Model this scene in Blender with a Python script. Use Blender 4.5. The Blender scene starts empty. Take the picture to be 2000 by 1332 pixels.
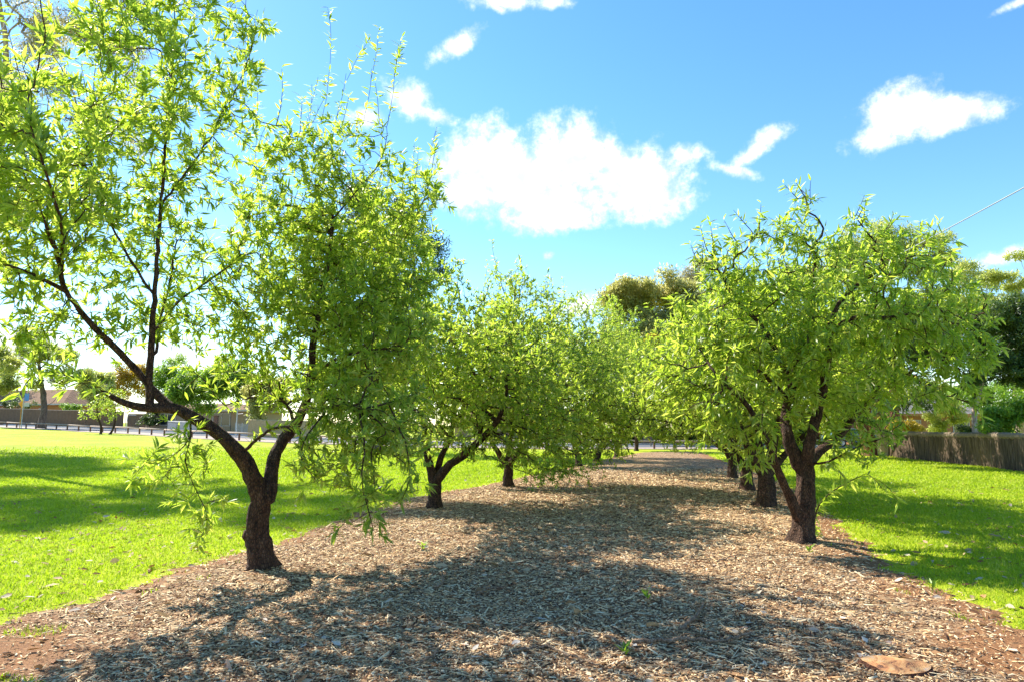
import bpy, math, random
import numpy as np
from mathutils import Vector, Matrix

rad = math.radians
C = bpy.context.scene
# ------------------------------------------------------------------ camera, world, sun, exposure
EYE = 1.6
PITCH = math.atan(166 / 1333)
FPX = 1333.0
cam_d = bpy.data.cameras.new('camera'); cam = bpy.data.objects.new('camera', cam_d)
C.collection.objects.link(cam); C.camera = cam
cam.location = (0, 0, EYE); cam.rotation_euler = (math.pi / 2 + PITCH, 0, 0)
cam_d.sensor_width = 36; cam_d.lens = 36 * FPX / 2000; cam_d.clip_end = 2000; cam_d.clip_start = .05

SUN_AZ, SUN_EL = -50.0, 44.0        # degrees: azimuth from +Y towards +X, elevation
C.view_settings.view_transform = 'Standard'; C.view_settings.look = 'None'
C.view_settings.exposure = 1.24; C.view_settings.gamma = 1
C.cycles.max_bounces = 8; C.cycles.diffuse_bounces = 4; C.cycles.transmission_bounces = 6
C.cycles.glossy_bounces = 2; C.cycles.transparent_max_bounces = 8
sun_d = bpy.data.lights.new('sun', 'SUN'); sun = bpy.data.objects.new('sun', sun_d)
C.collection.objects.link(sun)
sun_d.energy = 5.0; sun_d.angle = rad(.55); sun_d.color = (1, .94, .82)
sdir = Vector((math.sin(rad(SUN_AZ)) * math.cos(rad(SUN_EL)), math.cos(rad(SUN_AZ)) * math.cos(rad(SUN_EL)), math.sin(rad(SUN_EL))))
sun.rotation_euler = sdir.to_track_quat('Z', 'Y').to_euler()


def dirv(px, py):
    x = (px - 1000) / FPX; y = -(py - 666) / FPX
    f = np.array([0, math.cos(PITCH), math.sin(PITCH)]); u = np.array([0, -math.sin(PITCH), math.cos(PITCH)])
    return f + u * y + np.array([1, 0, 0]) * x


# sky with clouds, by direction
W = bpy.data.worlds.new('World'); C.world = W; W.use_nodes = True
nt = W.node_tree; nt.nodes.clear()


def nd(t, typ, **kw):
    n = t.nodes.new(typ)
    for k, v in kw.items():
        if k == 'ins':
            for kk, vv in v.items():
                if isinstance(vv, bpy.types.NodeSocket): t.links.new(vv, n.inputs[kk])
                else: n.inputs[kk].default_value = vv
        else: setattr(n, k, v)
    return n


def mth(t, op, a, b=None, c=None):
    n = nd(t, 'ShaderNodeMath', operation=op)
    for i, v in enumerate((a, b, c)):
        if v is None: continue
        if isinstance(v, bpy.types.NodeSocket): t.links.new(v, n.inputs[i])
        else: n.inputs[i].default_value = v
    return n.outputs[0]


def sstep(t, v, lo, hi):
    n = nd(t, 'ShaderNodeMapRange', interpolation_type='SMOOTHSTEP', ins={0: v, 1: lo, 2: hi, 3: 0.0, 4: 1.0})
    return n.outputs[0]


sky = nd(nt, 'ShaderNodeTexSky', sky_type='NISHITA', sun_disc=False, sun_elevation=rad(SUN_EL), sun_rotation=rad(SUN_AZ),
         air_density=1.0, dust_density=.12, ozone_density=2.5)
hs = nd(nt, 'ShaderNodeHueSaturation', ins={'Hue': .500, 'Saturation': 1.24, 'Value': 1.38, 'Color': sky.outputs[0]})
geo = nd(nt, 'ShaderNodeTexCoord')
nz = nd(nt, 'ShaderNodeTexNoise', ins={'Vector': geo.outputs['Generated'], 'Scale': 11.0, 'Detail': 9.0, 'Roughness': .62})
nz2 = nd(nt, 'ShaderNodeTexNoise', ins={'Vector': geo.outputs['Generated'], 'Scale': 34.0, 'Detail': 8.0, 'Roughness': .66})
CL = [(965, 330, 125, 95, 0), (1030, 350, 120, 90, 0), (1110, 315, 135, 88, 0), (1225, 350, 130, 82, .15), (1085, 395, 130, 62, 0), (1335, 300, 48, 20, .1),
      (1250, 388, 112, 50, .1), (1070, 425, 90, 38, 0), (920, 375, 80, 45, 0),
      (1760, 215, 80, 58, 0), (1845, 222, 105, 36, .1), (1715, 262, 58, 30, -.3), (1795, 235, 88, 42, 0),
      (1495, 278, 54, 20, -.55), (1438, 335, 46, 13, .35), (1468, 302, 48, 16, -.5),
      (892, 88, 62, 21, -.55), (800, 192, 58, 34, .35), (852, 228, 46, 18, .2), (712, 230, 42, 20, -.2),
      (1000, 4, 78, 17, 0), (1080, 4, 46, 14, 0), (975, 18, 25, 10, .3), (1072, 500, 16, 12, 0), 
      (20, 670, 120, 40, 0), (340, 695, 80, 36, 0), (1120, 600, 60, 36, 0), (1950, 505, 70, 22, -.2),
      (1990, 4, 50, 10, -.2),
      (-500, 300, 260, 90, 0), (2500, 250, 200, 80, .2), (-900, 100, 200, 80, 0)]
best = None
for (px, py, rx, ry, rot) in CL:
    d = dirv(px, py); d /= np.linalg.norm(d)
    r = np.array([d[1], -d[0], 0.]); r /= np.linalg.norm(r); u = np.cross(r, d)
    a = r * math.cos(rot) - u * math.sin(rot); b = r * math.sin(rot) + u * math.cos(rot)
    k = np.linalg.norm(dirv(px, py))
    a = a * FPX / rx * k; b = b * FPX / ry * k
    da = nd(nt, 'ShaderNodeVectorMath', operation='DOT_PRODUCT', ins={0: geo.outputs['Generated'], 1: tuple(a)}).outputs['Value']
    db = nd(nt, 'ShaderNodeVectorMath', operation='DOT_PRODUCT', ins={0: geo.outputs['Generated'], 1: tuple(b)}).outputs['Value']
    dc = nd(nt, 'ShaderNodeVectorMath', operation='DOT_PRODUCT', ins={0: geo.outputs['Generated'], 1: tuple(d)}).outputs['Value']
    q = mth(nt, 'SUBTRACT', 1.0, mth(nt, 'SQRT', mth(nt, 'ADD', mth(nt, 'MULTIPLY', da, da), mth(nt, 'MULTIPLY', db, db))))
    q = mth(nt, 'SUBTRACT', q, mth(nt, 'MULTIPLY', mth(nt, 'LESS_THAN', dc, 0.2), 50.0))
    if rx < 80: q = mth(nt, 'SUBTRACT', mth(nt, 'MULTIPLY', q, .62), .02 if rx > 30 else .12)
    best = q if best is None else nd(nt, 'ShaderNodeMath', operation='SMOOTH_MAX', ins={0: best, 1: q, 2: .12}).outputs[0]
n1 = mth(nt, 'SUBTRACT', nz.outputs[0], .5); n2 = mth(nt, 'SUBTRACT', nz2.outputs[0], .5)
dens = mth(nt, 'ADD', best, mth(nt, 'ADD', mth(nt, 'MULTIPLY', n1, .8), mth(nt, 'MULTIPLY', n2, 1.2)))
dens = sstep(nt, dens, -.14, .62)
ccol = nd(nt, 'ShaderNodeMix', data_type='RGBA', ins={0: sstep(nt, nz2.outputs[0], .35, .65), 6: (4.4, 5.0, 5.6, 1), 7: (8.0, 8.1, 8.2, 1)})
mixc = nd(nt, 'ShaderNodeMix', data_type='RGBA', ins={0: dens, 6: hs.outputs[0], 7: ccol.outputs[2]})
bg = nd(nt, 'ShaderNodeBackground', ins={'Color': mixc.outputs[2], 'Strength': .093})
out = nd(nt, 'ShaderNodeOutputWorld', ins={'Surface': bg.outputs[0]})


# ------------------------------------------------------------------ geometry of the place
def sm(a, b, x):
    t = np.clip((x - a) / (b - a), 0, 1); return t * t * (3 - 2 * t)


def terrain(x, y):
    x = np.asarray(x, float); y = np.asarray(y, float)
    return .026 * np.log1p(np.exp(np.clip(-x / 4, -30, 30))) * 4 * sm(12, 45, y) + .018 * np.sin(x * .7 + y * .31) * sm(6, 12, y)


def P(px, py, Y):
    d = dirv(px, py); return np.array([0, 0, EYE]) + d * (Y / d[1])


def G(px, py):
    d = dirv(px, py); z = 0.
    for _ in range(25):
        t = (z - EYE) / d[2] if d[2] < -1e-4 else 60.
        t = min(t, 200.); p = np.array([0, 0, EYE]) + d * t; z = float(terrain(p[0], p[1]))
    p[2] = z; return p


LB = np.array([G(*p)[:2] for p in [(-300, 1300), (0, 1212), (120, 1180), (300, 1122), (430, 1084), (560, 1050), (640, 1018), (740, 987), (800, 970), (950, 945), (1060, 922), (1150, 903), (1250, 882)]])
RB = np.array([G(*p)[:2] for p in [(2300, 1330), (2000, 1205), (1920, 1180), (1850, 1152), (1780, 1112), (1700, 1062), (1640, 1012), (1600, 984), (1560, 955), (1500, 927), (1420, 900), (1375, 884)]])
MY1 = 42.5
rng = np.random.default_rng(7)


def fnoise(x, seed, f=1.0):
    x = np.asarray(x, float) * f
    return (np.sin(x * 1.7 + seed) + .6 * np.sin(x * 4.1 + seed * 2.3) + .35 * np.sin(x * 9.7 + seed * 5.1) + .2 * np.sin(x * 23 + seed)) / 2.15


def xleft(y): return np.interp(y, LB[:, 1], LB[:, 0]) + np.where(y < LB[0, 1], -(LB[0, 1] - y) * 1.2, 0) + .14 * fnoise(y, 1.3, 1.6) + .10 * fnoise(y, 3.3, 6.1)
def xright(y): return np.interp(y, RB[:, 1], RB[:, 0]) + .16 * fnoise(y, 4.1, 1.4) + .12 * fnoise(y, 2.3, 5.3)


def in_mulch(x, y): return (x > xleft(y)) & (x < xright(y)) & (y < MY1)


def mulch_z(x, y):
    a = xleft(y); b = xright(y); e = np.minimum(np.minimum(x - a, b - x), MY1 - y)
    return terrain(x, y) + .045 * sm(-.05, .5, e) - .012 + .012 * np.sin(x * 3.1 + y * 1.7) * np.sin(y * 2.3 - x * 1.1) * sm(.1, .8, e)


def ground_z(x, y):
    return np.where(in_mulch(x, y), np.maximum(mulch_z(x, y), terrain(x, y)), terrain(x, y))


# ------------------------------------------------------------------ mesh / object helpers
def mesh_np(name, V, loops, starts, mats, attr=None, smooth=False, midx=None):
    me = bpy.data.meshes.new(name)
    V = np.asarray(V, np.float32); loops = np.asarray(loops, np.int32); starts = np.asarray(starts, np.int32)
    me.vertices.add(len(V)); me.vertices.foreach_set('co', V.ravel())
    me.loops.add(len(loops)); me.loops.foreach_set('vertex_index', loops)
    me.polygons.add(len(starts)); me.polygons.foreach_set('loop_start', starts)
    if midx is not None: me.polygons.foreach_set('material_index', np.asarray(midx, np.int32))
    if smooth: me.polygons.foreach_set('use_smooth', np.ones(len(starts), bool))
    if attr is not None:
        for k, v in attr.items():
            dom = 'FACE' if len(v) == len(starts) else 'POINT'
            at = me.attributes.new(k, 'FLOAT', dom); at.data.foreach_set('value', np.asarray(v, np.float32))
    for m in (mats if isinstance(mats, (list, tuple)) else [mats]): me.materials.append(m)
    me.update(calc_edges=True)
    return me


class MB:
    """collects boxes, tubes and free faces for ONE mesh"""
    def __init__(s): s.v = []; s.f = []; s.m = []
    def add(s, vs, fs, mi=0):
        o = len(s.v); s.v += [tuple(map(float, v)) for v in vs]; s.f += [tuple(i + o for i in f) for f in fs]; s.m += [mi] * len(fs); return s
    def box(s, c, d, rz=0, mi=0, taper=1.0, rx=0):
        M = Matrix.Rotation(rz, 3, 'Z') @ Matrix.Rotation(rx, 3, 'X'); vs = []
        for z in (-1, 1):
            k = taper if z > 0 else 1
            for x, y in ((-1, -1), (1, -1), (1, 1), (-1, 1)):
                vs.append(Vector(c) + M @ Vector((x * d[0] / 2 * k, y * d[1] / 2 * k, z * d[2] / 2)))
        return s.add(vs, [(3, 2, 1, 0), (4, 5, 6, 7), (0, 1, 5, 4), (1, 2, 6, 5), (2, 3, 7, 6), (3, 0, 4, 7)], mi)
    def tube(s, pts, rs, n=8, mi=0, caps=True):
        pts = [Vector(p) for p in pts]
        if not hasattr(rs, '__len__'): rs = [rs] * len(pts)
        prev = None; rings = []
        for i, p in enumerate(pts):
            t = (pts[min(i + 1, len(pts) - 1)] - pts[max(i - 1, 0)]).normalized()
            if prev is None: a = t.orthogonal().normalized()
            else:
                a = prev - t * prev.dot(t); a = a.normalized() if a.length > 1e-6 else t.orthogonal().normalized()
            prev = a; b = t.cross(a)
            rings.append([p + (a * math.cos(2 * math.pi * k / n) + b * math.sin(2 * math.pi * k / n)) * rs[i] for k in range(n)])
        vs = [v for r in rings for v in r]
        fs = [(i * n + k, i * n + (k + 1) % n, (i + 1) * n + (k + 1) % n, (i + 1) * n + k) for i in range(len(pts) - 1) for k in range(n)]
        if caps: fs += [tuple(range(n))[::-1], tuple((len(pts) - 1) * n + k for k in range(n))]
        return s.add(vs, fs, mi)
    def mesh(s, name, mats, bevel=0, smooth=False):
        me = bpy.data.meshes.new(name); me.from_pydata(s.v, [], s.f)
        for m in (mats if isinstance(mats, (list, tuple)) else [mats]): me.materials.append(m)
        me.polygons.foreach_set('material_index', s.m)
        if smooth: me.polygons.foreach_set('use_smooth', [True] * len(s.f))
        me.update(); return me
    def build(s, name, mats, parent=None, bevel=0, smooth=False):
        o = link(name, s.mesh(name, mats, smooth=smooth), parent)
        if bevel:
            b = o.modifiers.new('bevel', 'BEVEL'); b.width = bevel; b.segments = 2; b.limit_method = 'ANGLE'
        return o


def link(name, me, parent=None):
    o = bpy.data.objects.new(name, me); C.collection.objects.link(o)
    if parent is not None: o.parent = parent; o.matrix_parent_inverse = Matrix.Translation(-Vector(parent.location))
    return o


def thing(name, loc, label, cat, group=None):
    o = bpy.data.objects.new(name, None); C.collection.objects.link(o); o.location = loc; o.empty_display_size = .3
    return tag(o, label, cat, group)


def tag(o, label=None, cat=None, group=None, kind=None):
    if label: o['label'] = label
    if cat: o['category'] = cat
    if group: o['group'] = group
    if kind: o['kind'] = kind
    return o


# ------------------------------------------------------------------ materials
def mat(name):
    m = bpy.data.materials.new(name); m.use_nodes = True; t = m.node_tree; t.nodes.clear()
    o = nd(t, 'ShaderNodeOutputMaterial'); return m, t, o


def ramp(t, fac, stops, interp='LINEAR'):
    n = nd(t, 'ShaderNodeValToRGB', ins={0: fac}); cr = n.color_ramp; cr.interpolation = interp
    while len(cr.elements) > 1: cr.elements.remove(cr.elements[-1])
    cr.elements[0].position = stops[0][0]; cr.elements[0].color = (*stops[0][1], 1)
    for p, c in stops[1:]:
        e = cr.elements.new(p); e.color = (*c, 1)
    return n.outputs[0]


def simple(name, col, rough=.8, var=.15, scale=8, bump=.2, bscale=40, metal=0, stretch=(1, 1, 1), spec=.3):
    m, t, o = mat(name); tc = nd(t, 'ShaderNodeTexCoord')
    mp = nd(t, 'ShaderNodeMapping', ins={0: tc.outputs['Object'], 'Scale': stretch})
    n = nd(t, 'ShaderNodeTexNoise', ins={'Vector': mp.outputs[0], 'Scale': scale, 'Detail': 6.0, 'Roughness': .6})
    c = ramp(t, n.outputs[0], [(.3, tuple(x * (1 - var) for x in col)), (.7, tuple(min(1, x * (1 + var)) for x in col))])
    n2 = nd(t, 'ShaderNodeTexNoise', ins={'Vector': mp.outputs[0], 'Scale': bscale, 'Detail': 4.0})
    b = nd(t, 'ShaderNodeBump', ins={'Strength': bump, 'Distance': .02, 'Height': n2.outputs[0]})
    p = nd(t, 'ShaderNodeBsdfPrincipled', ins={'Base Color': c, 'Roughness': rough, 'Metallic': metal, 'Normal': b.outputs[0], 'Specular IOR Level': spec})
    t.links.new(p.outputs[0], o.inputs[0]); return m


def leaf_mat(name, stops, tr, trf=.5, rough=.42, spec=.45):
    """stops: colour against the per-leaf random value; tr: transmitted colour stops"""
    m, t, o = mat(name); at = nd(t, 'ShaderNodeAttribute', attribute_name='rnd')
    c = ramp(t, at.outputs['Fac'], stops); c2 = ramp(t, at.outputs['Fac'], tr)
    p = nd(t, 'ShaderNodeBsdfPrincipled', ins={'Base Color': c, 'Roughness': rough, 'Specular IOR Level': spec})
    q = nd(t, 'ShaderNodeBsdfTranslucent', ins={'Color': c2})
    mx = nd(t, 'ShaderNodeMixShader', ins={0: trf, 1: p.outputs[0], 2: q.outputs[0]})
    t.links.new(mx.outputs[0], o.inputs[0]); return m


def bark_mat(name, c0, c1, c2, scale=14, bump=.8, stretch=(1, 1, .35)):
    m, t, o = mat(name); tc = nd(t, 'ShaderNodeTexCoord')
    mp = nd(t, 'ShaderNodeMapping', ins={0: tc.outputs['Object'], 'Scale': stretch})
    n = nd(t, 'ShaderNodeTexNoise', ins={'Vector': mp.outputs[0], 'Scale': scale, 'Detail': 8.0, 'Roughness': .65, 'Distortion': .4})
    v = nd(t, 'ShaderNodeTexVoronoi', feature='DISTANCE_TO_EDGE', ins={'Vector': mp.outputs[0], 'Scale': scale * 2.2})
    h = mth(t, 'ADD', mth(t, 'MULTIPLY', sstep(t, v.outputs[0], 0, .3), .22), n.outputs[0])
    c = ramp(t, mth(t, 'MULTIPLY', h, .80), [(.3, c0), (.5, c1), (.78, c2)])
    b = nd(t, 'ShaderNodeBump', ins={'Strength': bump, 'Distance': .06, 'Height': h})
    p = nd(t, 'ShaderNodeBsdfPrincipled', ins={'Base Color': c, 'Roughness': .85, 'Normal': b.outputs[0], 'Specular IOR Level': .25})
    t.links.new(p.outputs[0], o.inputs[0]); return m


M = {}
M['almond_bark'] = bark_mat('almond_bark', (.016, .009, .006), (.08, .042, .026), (.22, .125, .078), 20, .9, (1, 1, .45))
M['grey_bark'] = bark_mat('grey_bark', (.06, .045, .035), (.16, .12, .09), (.30, .24, .19), 6)
M['pale_bark'] = bark_mat('pale_bark', (.22, .15, .11), (.42, .32, .25), (.6, .5, .42), 3, .4)
M['red_bark'] = bark_mat('red_bark', (.05, .02, .012), (.18, .07, .04), (.32, .16, .10), 6)
M['almond_leaf'] = leaf_mat('almond_leaf', [(0, (.06, .125, .026)), (.5, (.155, .24, .04)), (.92, (.29, .36, .075)), (1, (.44, .40, .18))],
                            [(0, (.33, .52, .03)), (.5, (.58, .76, .055)), (1, (.84, .88, .16))], .55, .38, .55)
M['gum_leaf'] = leaf_mat('gum_leaf', [(0, (.14, .17, .055)), (.6, (.31, .32, .11)), (1, (.50, .42, .18))],
                         [(0, (.40, .46, .10)), (1, (.76, .68, .24))], .62)
M['grey_leaf'] = leaf_mat('grey_leaf', [(0, (.10, .13, .08)), (.6, (.22, .24, .14)), (1, (.38, .31, .20))],
                          [(0, (.34, .36, .14)), (1, (.70, .60, .30))], .55)
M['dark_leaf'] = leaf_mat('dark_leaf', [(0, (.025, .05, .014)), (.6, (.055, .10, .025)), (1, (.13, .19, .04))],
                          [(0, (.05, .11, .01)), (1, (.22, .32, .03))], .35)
M['fresh_leaf'] = leaf_mat('fresh_leaf', [(0, (.07, .15, .02)), (.6, (.13, .25, .03)), (1, (.24, .36, .05))],
                           [(0, (.2, .4, .02)), (1, (.5, .7, .05))], .45)
M['yellow_leaf'] = leaf_mat('yellow_leaf', [(0, (.20, .18, .02)), (.6, (.38, .28, .03)), (1, (.5, .28, .04))],
                            [(0, (.4, .35, .02)), (1, (.7, .45, .03))], .45)
M['olive_leaf'] = leaf_mat('olive_leaf', [(0, (.12, .17, .045)), (.6, (.27, .31, .08)), (1, (.46, .44, .15))],
                           [(0, (.38, .48, .07)), (1, (.74, .74, .18))], .58)


def chip_mat(name):
    m, t, o = mat(name); at = nd(t, 'ShaderNodeAttribute', attribute_name='rnd')
    c = ramp(t, at.outputs['Fac'], [(0, (.04, .016, .008)), (.13, (.14, .06, .025)), (.24, (.34, .165, .07)), (.40, (.58, .35, .16)), (.58, (.80, .57, .31)),
                                    (.86, (.88, .71, .45)), (.94, (.46, .37, .28)), (1, (.62, .25, .07))])
    tc = nd(t, 'ShaderNodeTexCoord'); n = nd(t, 'ShaderNodeTexNoise', ins={'Vector': tc.outputs['Object'], 'Scale': 60.0, 'Detail': 3.0})
    c2 = nd(t, 'ShaderNodeMix', data_type='RGBA', blend_type='MULTIPLY', ins={0: .7, 6: c, 7: ramp(t, n.outputs[0], [(.3, (.6, .58, .55)), (.6, (1, 1, 1))])})
    p = nd(t, 'ShaderNodeBsdfPrincipled', ins={'Base Color': c2.outputs[2], 'Roughness': .75, 'Specular IOR Level': .25})
    t.links.new(p.outputs[0], o.inputs[0]); return m


M['chip'] = chip_mat('wood_chip')


def mulch_mat():
    m, t, o = mat('mulch_bed'); tc = nd(t, 'ShaderNodeTexCoord')
    nw = nd(t, 'ShaderNodeTexNoise', ins={'Vector': tc.outputs['Object'], 'Scale': 3.0, 'Detail': 3.0})
    wv = nd(t, 'ShaderNodeVectorMath', operation='MULTIPLY_ADD', ins={0: nw.outputs['Color'], 1: (.5, .5, .5), 2: tc.outputs['Object']}).outputs[0]
    outs = []
    for k, (rz, sc) in enumerate(((.4, 26), (1.7, 31))):
        mp = nd(t, 'ShaderNodeMapping', ins={0: wv, 'Rotation': (0, 0, rz), 'Scale': (1, 2.8, 1)})
        v = nd(t, 'ShaderNodeTexVoronoi', ins={'Vector': mp.outputs[0], 'Scale': sc})
        outs.append(v)
    sel = nd(t, 'ShaderNodeTexNoise', ins={'Vector': tc.outputs['Object'], 'Scale': 17.0, 'Detail': 2.0})
    s = mth(t, 'GREATER_THAN', sel.outputs[0], .5)
    col = nd(t, 'ShaderNodeMix', data_type='RGBA', ins={0: s, 6: outs[0].outputs['Color'], 7: outs[1].outputs['Color']})
    sep = nd(t, 'ShaderNodeSeparateColor', ins={0: col.outputs[2]})
    c = ramp(t, sep.outputs[0], [(0, (.035, .016, .008)), (.25, (.11, .048, .02)), (.5, (.27, .14, .065)), (.75, (.48, .32, .17)), (1, (.64, .48, .30))])
    big = nd(t, 'ShaderNodeTexNoise', ins={'Vector': tc.outputs['Object'], 'Scale': .9, 'Detail': 5.0, 'Roughness': .6})
    soil = nd(t, 'ShaderNodeAttribute', attribute_name='soil')
    sn = nd(t, 'ShaderNodeTexNoise', ins={'Vector': tc.outputs['Object'], 'Scale': 45.0, 'Detail': 8.0, 'Roughness': .75})
    sc_ = ramp(t, sn.outputs[0], [(.3, (.13, .05, .02)), (.55, (.34, .165, .07)), (.75, (.52, .33, .17))])
    f = sstep(t, mth(t, 'ADD', soil.outputs['Fac'], mth(t, 'MULTIPLY', mth(t, 'SUBTRACT', big.outputs[0], .5), 1.6)), .38, .95)
    cc = nd(t, 'ShaderNodeMix', data_type='RGBA', ins={0: f, 6: c, 7: sc_})
    h = mth(t, 'ADD', mth(t, 'MULTIPLY', sep.outputs[1], .6), sn.outputs[0])
    b = nd(t, 'ShaderNodeBump', ins={'Strength': .8, 'Distance': .03, 'Height': h})
    p = nd(t, 'ShaderNodeBsdfPrincipled', ins={'Base Color': cc.outputs[2], 'Roughness': .85, 'Normal': b.outputs[0], 'Specular IOR Level': .2})
    t.links.new(p.outputs[0], o.inputs[0]); return m


def lawn_mat():
    m, t, o = mat('lawn'); tc = nd(t, 'ShaderNodeTexCoord')
    a = nd(t, 'ShaderNodeTexNoise', ins={'Vector': tc.outputs['Object'], 'Scale': .35, 'Detail': 6.0, 'Roughness': .6})
    b_ = nd(t, 'ShaderNodeTexNoise', ins={'Vector': tc.outputs['Object'], 'Scale': 6.0, 'Detail': 6.0, 'Roughness': .7})
    f_ = nd(t, 'ShaderNodeTexNoise', ins={'Vector': tc.outputs['Object'], 'Scale': 60.0, 'Detail': 4.0, 'Roughness': .7})
    s = mth(t, 'ADD', mth(t, 'MULTIPLY', a.outputs[0], .5), mth(t, 'ADD', mth(t, 'MULTIPLY', b_.outputs[0], .25), mth(t, 'MULTIPLY', f_.outputs[0], .25)))
    c = ramp(t, s, [(.3, (.12, .18, .008)), (.5, (.31, .37, .014)), (.62, (.44, .46, .03)), (.75, (.50, .42, .12))])
    # worn brownish patches in the lawn on the right
    w = nd(t, 'ShaderNodeTexNoise', ins={'Vector': tc.outputs['Object'], 'Scale': .22, 'Detail': 5.0, 'Roughness': .65})
    wf = sstep(t, mth(t, 'ADD', w.outputs[0], mth(t, 'MULTIPLY', mth(t, 'SUBTRACT', b_.outputs[0], .5), .3)), .60, .70)
    c3 = nd(t, 'ShaderNodeMix', data_type='RGBA', ins={0: mth(t, 'MULTIPLY', wf, .85), 6: c, 7: (.38, .25, .10, 1)})
    bp = nd(t, 'ShaderNodeBump', ins={'Strength': .7, 'Distance': .03, 'Height': f_.outputs[0]})
    p = nd(t, 'ShaderNodeBsdfPrincipled', ins={'Base Color': c3.outputs[2], 'Roughness': .9, 'Normal': bp.outputs[0], 'Specular IOR Level': .15})
    t.links.new(p.outputs[0], o.inputs[0]); return m


M['mulch'] = mulch_mat(); M['lawn'] = lawn_mat()
M['blade'] = leaf_mat('grass_blade', [(0, (.12, .19, .008)), (.45, (.28, .37, .012)), (.8, (.42, .47, .03)), (1, (.55, .46, .18))],
                      [(0, (.28, .48, .01)), (.6, (.52, .70, .02)), (1, (.75, .78, .12))], .42, .55, .3)
M['litter'] = leaf_mat('dry_leaf', [(0, (.16, .07, .03)), (.3, (.34, .18, .08)), (.6, (.48, .36, .2)), (.85, (.56, .5, .42)), (1, (.5, .2, .06))],
                       [(0, (.2, .1, .03)), (1, (.4, .25, .1))], .2, .7, .2)
M['asphalt'] = simple('asphalt', (.11, .115, .13), .9, .2, 3, .3, 120)
M['pave'] = simple('pale_paving', (.33, .26, .21), .85, .15, 2, .1, 60)
M['kerb'] = simple('kerb_concrete', (.45, .43, .40), .85)
M['railwood'] = simple('weathered_timber', (.36, .28, .22), .85, .25, 20, .3, 80)
M['postwood'] = simple('brown_timber_post', (.16, .09, .06), .85, .25, 20, .3, 80)
M['concrete'] = simple('sandstone_pier', (.50, .40, .27), .85, .2, 6, .4, 40)

# ------------------------------------------------------------------ ground, mulch, road
xs = np.concatenate([np.linspace(-900, -70, 12), np.linspace(-66, 46, 113), np.linspace(50, 900, 12)])
ys = np.concatenate([np.linspace(-300, -12, 6), np.linspace(-10, 110, 121), np.linspace(120, 1100, 12)])
X, Y = np.meshgrid(xs, ys); nx, ny = len(xs), len(ys)
V = np.stack([X, Y, terrain(np.clip(X, -110, 60), np.clip(Y, -10, 150))], -1).reshape(-1, 3)
i, j = np.meshgrid(np.arange(nx - 1), np.arange(ny - 1)); a = (j * nx + i).ravel()
L = np.stack([a, a + 1, a + nx + 1, a + nx], 1).ravel()
g = link('ground', mesh_np('ground', V, L, np.arange(0, len(L), 4), M['lawn'], smooth=True)); tag(g, kind='structure')

yy = np.linspace(-6, MY1, 560); T = np.linspace(0, 1, 70); T = .5 - .5 * np.cos(np.pi * T) * (.75 + .25 * np.abs(np.cos(np.pi * T)))
XL = xleft(yy)[:, None]; XR = xright(yy)[:, None]
X = XL - .06 + (XR - XL + .12) * T[None, :]; Y = np.repeat(yy[:, None], len(T), 1)
Z = mulch_z(X, Y)
soil = np.clip(1.15 - np.minimum((X - XL) / .9, (XR - X) / 1.3), 0, 1)
soil = np.maximum(soil, 1.25 * np.exp(-((X + 3.8) / 1.2) ** 2 - ((Y - 4.9) / .8) ** 2))
soil = np.maximum(soil, 1.2 * np.exp(-((X - 3.9) / 1.1) ** 2 - ((Y - 4.7) / 1.3) ** 2))
soil_pts = (X, Y, soil)
V = np.stack([X, Y, Z], -1).reshape(-1, 3); nx = len(T)
i, j = np.meshgrid(np.arange(nx - 1), np.arange(len(yy) - 1)); a = (j * nx + i).ravel()
L = np.stack([a, a + 1, a + nx + 1, a + nx], 1).ravel()
g = link('mulch_bed', mesh_np('mulch_bed', V, L, np.arange(0, len(L), 4), M['mulch'], attr={'soil': soil.ravel()}, smooth=True)); tag(g, kind='structure')


def ribbon(name, pts, w0, w1, dz, m, thick=0):
    """strip beside a ground polyline, from offset w0 to w1 on its far side, following the terrain"""
    pts = np.array(pts, float); seg = []
    for a, b in zip(pts[:-1], pts[1:]):
        n = max(2, int(np.linalg.norm(b - a) / 2)); seg += [a + (b - a) * k / n for k in range(n)]
    seg.append(pts[-1]); seg = np.array(seg); tg = np.gradient(seg, axis=0); tg /= np.linalg.norm(tg, axis=1)[:, None]
    nm = np.stack([-tg[:, 1], tg[:, 0]], 1); mb = MB(); vs = []
    k = max(1, int(abs(w1 - w0) / 2))
    for s, q in zip(seg, nm):
        for h in range(k + 1):
            p = s + q * (w0 + (w1 - w0) * h / k); vs.append((p[0], p[1], float(terrain(p[0], p[1])) + dz))
    fs = [(i * (k + 1) + h, (i + 1) * (k + 1) + h, (i + 1) * (k + 1) + h + 1, i * (k + 1) + h + 1) for i in range(len(seg) - 1) for h in range(k)]
    mb.add(vs, [f[::-1] for f in fs])
    if thick:
        vs2 = [(v[0], v[1], v[2] - thick) for v in vs]; n = len(vs)
        mb.add(vs + vs2, [((i) * (k + 1), (i + 1) * (k + 1), (i + 1) * (k + 1) + n, i * (k + 1) + n) for i in range(len(seg) - 1)])
    o = mb.build(name, m); tag(o, kind='structure'); return o


RAIL = [(-110, 100), (-75, 86), (-57, 78), (-36, 64), (-19, 50.5), (-8, 48.5), (2, 48), (14, 49.5), (26, 52), (40, 56)]
ribbon('verge', RAIL, -1.0, 3.4, .03, M['pave'])
ribbon('road', RAIL, 3.4, 9, .035, M['asphalt'])
ribbon('kerb', RAIL, 9, 9.3, .14, M['kerb'], .12)
ribbon('path', RAIL, 9.3, 13, .12, M['pave'])

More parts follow.
